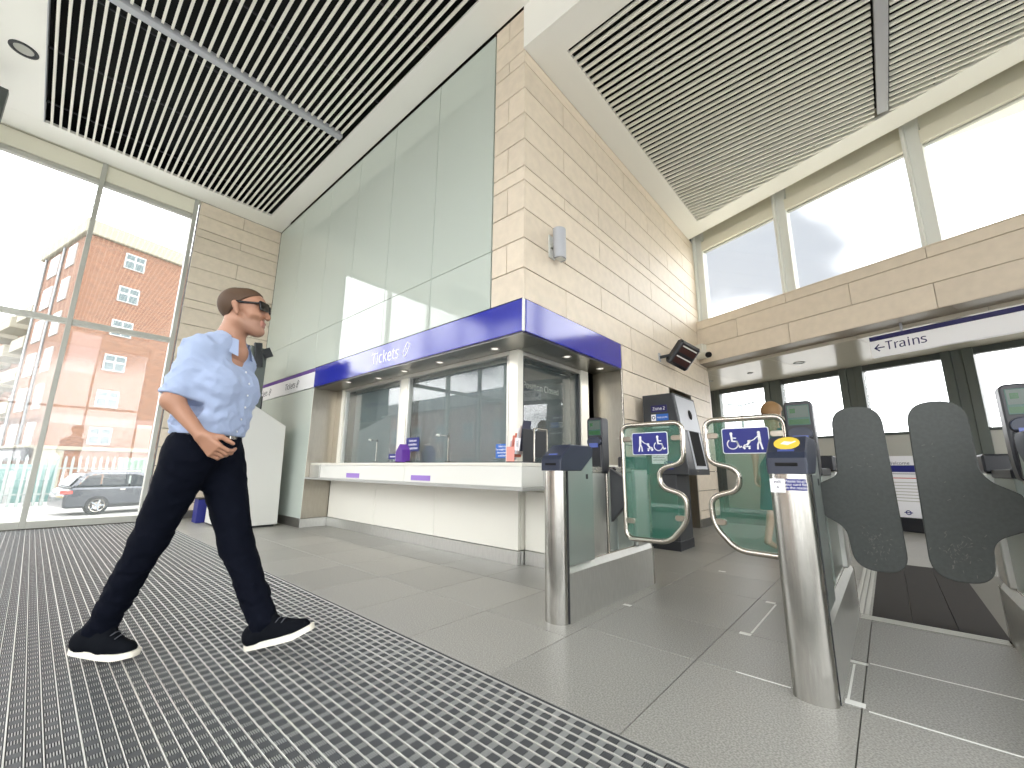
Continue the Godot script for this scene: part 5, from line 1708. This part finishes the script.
	var SF := [cap(rsh + r * -0.03, lsh + r * 0.03, 0.066, 0.066, 0.06), cap(chest + r * 0.075, chest - r * 0.075, 0.116, 0.116, 0.08), cap(chest + r * 0.07, waist + r * 0.05, 0.118, 0.112, 0.08), cap(chest - r * 0.07, waist - r * 0.05, 0.118, 0.112, 0.08), cap(waist + r * 0.05, waist - r * 0.05, 0.115, 0.115, 0.06), cap(waist + r * 0.045, hem + r * 0.045, 0.115, 0.118, 0.06), cap(waist - r * 0.045, hem - r * 0.045, 0.115, 0.118, 0.06)]
	SF.append(cap(neck + Vector3(0, -0.03, 0) + d * -0.02, (rsh + neck) * 0.5 + Vector3(0, -0.01, 0), 0.07, 0.072, 0.05))
	SF.append(cap(neck + Vector3(0, -0.03, 0) + d * -0.02, (lsh + neck) * 0.5 + Vector3(0, -0.01, 0), 0.07, 0.072, 0.05))
	var ru := (rel - rsh).normalized()
	var lu := (lel - lsh).normalized()
	SF.append(cap(rsh, rel - ru * 0.035, 0.067, 0.056, 0.04))
	SF.append(cap(lsh, lel - lu * 0.035, 0.067, 0.056, 0.04))
	SF.append(cap(rel - ru * 0.065, rel - ru * 0.025, 0.0595, 0.0595, 0.008))
	SF.append(cap(lel - lu * 0.065, lel - lu * 0.025, 0.0595, 0.0595, 0.008))
	# open collar: carve the neck and a V below it
	SF.append(cap(neck + Vector3(0, -0.03, 0) + d * 0.02, neck + Vector3(0, 0.12, 0) + d * 0.02, 0.064, 0.075, -0.012))
	SF.append(cap(neck + Vector3(0, 0.02, 0) + d * 0.10, neck + Vector3(0, -0.13, 0) + d * 0.145, 0.045, 0.008, -0.012))
	var fold := FastNoiseLite.new()
	fold.seed = 4
	fold.frequency = 1.0
	fold.fractal_octaves = 2
	var shirt_cut = func(p: Vector3, dd: float):
		var q := p - pel
		var w := fold.get_noise_3d(p.x * 9.0 + p.y * 3.0, p.y * 6.0 - p.z * 5.0, p.z * 9.0)
		var rid := pow(1.0 - absf(fold.get_noise_3d(p.x * 5.0 - p.y * 6.0, p.y * 5.0 + p.z * 6.0, p.z * 5.0 + 7.0)), 6.0)
		dd -= 0.003 * w + 0.0065 * rid + 0.0035 * sin(p.y * 70.0 + q.dot(r) * 40.0 + q.dot(d) * 25.0 + w * 5.0) * smoothstep(0.5, 0.05, q.y) + 0.003 * sin(p.y * 90.0 + q.dot(d) * 60.0) * smoothstep(0.10, 0.17, q.dot(r))
		dd = maxf(dd, hem.y + 0.035 - p.y)
		dd = maxf(dd, (p - (rel - ru * 0.022)).dot(ru) if p.distance_to(rel) < 0.12 else -1.0)
		return maxf(dd, (p - (lel - lu * 0.022)).dot(lu) if p.distance_to(lel) < 0.12 else -1.0)
	var sh = put(t, "shirt", nets_mesh([nets(SF, 0.0085, shirt_cut)]), M.shirt)
	# collar
	var st := SurfaceTool.new()
	st.begin(Mesh.PRIMITIVE_TRIANGLES)
	st.set_smooth_group(1)
	var rows := []
	var nc := 22
	for k in nc + 1:
		var a := deg_to_rad(lerpf(38, 322, float(k) / nc))
		var dir := d * cos(a) + r * sin(a)
		var fr := pow(absf(cos(a / 2.0)), 3.0)
		var c0 := neck + d * 0.008 + Vector3(0, -0.045 - 0.035 * fr, 0)
		var inner := c0 + dir * 0.070 + Vector3(0, 0.012, 0)
		var topp := c0 + dir * 0.071 + Vector3(0, 0.062, 0)
		var outer := c0 + dir * (0.088 + 0.016 * fr) + Vector3(0, 0.006 - 0.045 * fr, 0)
		rows.append([inner, topp, topp + dir * 0.006 + Vector3(0, -0.002, 0), outer])
	for k in nc:
		for j in 3:
			quad(st, rows[k][j], rows[k + 1][j], rows[k + 1][j + 1], rows[k][j + 1])
	st.generate_normals()
	put(sh, "collar", st.commit(), M.shirt)
	var SB := SF.slice(0, 9)
	for k in 6:
		var y := 1.33 - k * 0.062
		var o := Vector3(pel.x, y, pel.z) + d * 0.6 - r * 0.006
		# walk in to the shirt front
		var dist := 0.0
		for s in 40:
			var pp := o - d * dist
			var v: float = shirt_cut.call(pp, field(SB, pp))
			if v < 0.001: break
			dist += maxf(v * 0.8, 0.001)
		put(sh, "button", lathe([[0.0, 0.003], [0.005, 0.003], [0.0058, 0.0], [0.0, -0.003]], 10), M.button, o - d * dist, Basis(r, d, r.cross(d)))
	# trousers
	var TF := [cap(pel + r * 0.055 + Vector3(0, 0.04, 0), pel - r * 0.055 + Vector3(0, 0.04, 0), 0.114, 0.114, 0.05), cap(pel + r * 0.055 + Vector3(0, -0.03, 0) - d * 0.02, pel - r * 0.055 + Vector3(0, -0.03, 0) - d * 0.02, 0.118, 0.118, 0.05), cap(rhip, rkn, 0.105, 0.070, 0.04), cap(lhip, lkn, 0.105, 0.070, 0.04), cap(rkn, ran + Vector3(0, 0.0, 0), 0.070, 0.056, 0.03), cap(lkn, lan + Vector3(0, 0.0, 0), 0.070, 0.056, 0.03)]
	var tr_cut = func(p: Vector3, dd: float):
		var q := p - pel
		var w := fold.get_noise_3d(p.x * 11.0, p.y * 7.0 + 9.0, p.z * 11.0)
		var low := smoothstep(0.62, 0.15, p.y)
		var rid := pow(1.0 - absf(fold.get_noise_3d(p.x * 6.0 + p.y * 5.0, p.y * 6.0, p.z * 6.0 + 3.0)), 6.0)
		dd -= 0.003 * w + 0.006 * rid + 0.004 * low * sin(p.y * 85.0 + p.x * 22.0 + w * 5.0)
		dd = maxf(dd, p.y - (pel.y + 0.085))
		return maxf(dd, 0.072 - p.y)
	var tro = put(t, "trousers", nets_mesh([nets(TF, 0.0095, tr_cut)]), M.trouser)
	put(tro, "pocket_trim", tube(PackedVector3Array([pel + r * 0.165 + d * 0.06 + Vector3(0, 0.05, 0), pel + r * 0.182 + Vector3(0, -0.05, 0) - d * 0.03]), 0.004, false, 6), M.trouser)
	# belt
	st = SurfaceTool.new()
	st.begin(Mesh.PRIMITIVE_TRIANGLES)
	st.set_smooth_group(1)
	var br := []
	for k in 33:
		var a := TAU * k / 32.0
		var p := pel + Vector3(0, 0.068, 0) + r * (sin(a) * 0.172) + d * (cos(a) * 0.122)
		br.append([p - Vector3(0, 0.017, 0), p + Vector3(0, 0.017, 0)])
	for k in 32: quad(st, br[k][0], br[k + 1][0], br[k + 1][1], br[k][1])
	st.generate_normals()
	var be = put(t, "belt", st.commit(), M.belt)
	put(be, "buckle", box_mesh(Vector3(0.045, 0.036, 0.006), 0.002), M.chrome, pel + Vector3(0, 0.068, 0) + d * 0.124, Basis(r, U, r.cross(U)))
	shoe(t, Vector3(-2.815, 0.03, -0.245), Vector3(-2.61, 0.002, -0.44), ran, 1.0)
	shoe(t, Vector3(-2.355, 0.004, -0.80), Vector3(-2.12, 0.085, -1.0), lan, -1.0)

func build_woman():
	var o := Vector3(-0.94, 0, -5.7)
	var d := Vector3(0.25, 0, -0.97).normalized()
	var r := d.cross(Vector3.UP).normalized()
	var U := Vector3.UP
	var t = thing("person", "woman with long fair hair and teal dress walking away beyond the glass leaves", "person", o)
	var head := Transform3D(Basis(r, U, -d), Vector3(0, 1.52, 0)).scaled_local(Vector3(0.97, 0.97, 0.97))
	var neck := Vector3(0, 1.36, 0)
	var rsh := Vector3(0, 1.30, 0) + r * 0.15
	var lsh := Vector3(0, 1.30, 0) - r * 0.15
	var rel := rsh + Vector3(0, -0.27, 0) + r * 0.05 - d * 0.05
	var lel := lsh + Vector3(0, -0.27, 0) - r * 0.06 - d * 0.08
	var rwr := rel + Vector3(0, -0.22, 0) + d * 0.06
	var lwr := lel + Vector3(0, -0.22, 0) + d * 0.02 - r * 0.02
	var rhip := Vector3(0, 0.82, 0) + r * 0.08
	var lhip := Vector3(0, 0.82, 0) - r * 0.08
	var rkn := Vector3(0, 0.45, 0) + r * 0.08 + d * 0.06
	var lkn := Vector3(0, 0.45, 0) - r * 0.08 - d * 0.08
	var ran := Vector3(0, 0.08, 0) + r * 0.08 + d * 0.14
	var lan := Vector3(0, 0.10, 0) - r * 0.08 - d * 0.26
	var F = head_caps(head)
	F.append(cap(head * Vector3(0, -0.05, 0.02), neck, 0.05, 0.052, 0.03))
	var parts := [nets(F, 0.009)]
	var B := [cap(neck, Vector3(0, 0.9, 0), 0.055, 0.08, 0.05), cap(rsh, lsh, 0.045, 0.045, 0.04), cap(rhip, rkn, 0.07, 0.048, 0.04), cap(lhip, lkn, 0.07, 0.048, 0.04), cap(rkn, ran, 0.05, 0.034, 0.03), cap(lkn, lan, 0.05, 0.034, 0.03), cap(ran, ran + d * 0.15 + Vector3(0, -0.045, 0), 0.036, 0.028, 0.02), cap(lan, lan + d * 0.15 + Vector3(0, -0.065, 0), 0.036, 0.028, 0.02)]
	parts.append(nets(B, 0.014))
	parts.append(nets([cap(rsh, rel, 0.044, 0.036, 0.03), cap(rel, rwr, 0.036, 0.024, 0.03)] + hand_caps(rwr, Vector3(0, -1, 0), d, -r, [20, 35, 30]), 0.006))
	parts.append(nets([cap(lsh, lel, 0.044, 0.036, 0.03), cap(lel, lwr, 0.036, 0.024, 0.03)] + hand_caps(lwr, Vector3(0, -1, 0), d, r, [20, 35, 30]), 0.006))
	put(t, "body", nets_mesh(parts, skin_tint(Color(0.58, 0.36, 0.26), head, Color(0.5, 0.2, 0.18), Color(0.58, 0.36, 0.26))), M.skin)
	var hi := head.affine_inverse()
	var hair := [cap(head * Vector3(0, 0.045, 0.03), head * Vector3(0, 0.045, -0.03), 0.10, 0.092, 0.02), cap(head * Vector3(0, 0.0, 0.05), head * Vector3(0, -0.24, 0.07), 0.085, 0.055, 0.05)]
	var cut = func(p: Vector3, dd: float):
		var q := hi * p
		return maxf(dd, minf((-q.z * 0.6 + 0.0 - q.y) * 0.8, (-q.z - 0.0) * 0.9))
	put(t, "hair", nets_mesh([nets(hair, 0.009, cut)]), M.fair_hair)
	var D := [cap(rsh - r * 0.04, lsh + r * 0.04, 0.07, 0.07, 0.05), cap(Vector3(0, 1.2, 0) + r * 0.05, Vector3(0, 1.2, 0) - r * 0.05, 0.105, 0.105, 0.06), cap(Vector3(0, 1.2, 0), Vector3(0, 1.02, 0), 0.115, 0.105, 0.06), cap(Vector3(0, 0.9, 0) + r * 0.05, Vector3(0, 0.9, 0) - r * 0.05, 0.125, 0.125, 0.08), cap(Vector3(0, 0.85, 0) + r * 0.06, Vector3(0, 0.4, 0) + r * 0.09, 0.125, 0.15, 0.08), cap(Vector3(0, 0.85, 0) - r * 0.06, Vector3(0, 0.4, 0) - r * 0.09, 0.125, 0.15, 0.08)]
	var dcut = func(p: Vector3, dd: float): return maxf(maxf(dd, 0.42 - p.y), p.y - 1.345)
	put(t, "dress", nets_mesh([nets(D, 0.012, dcut)]), M.dress)
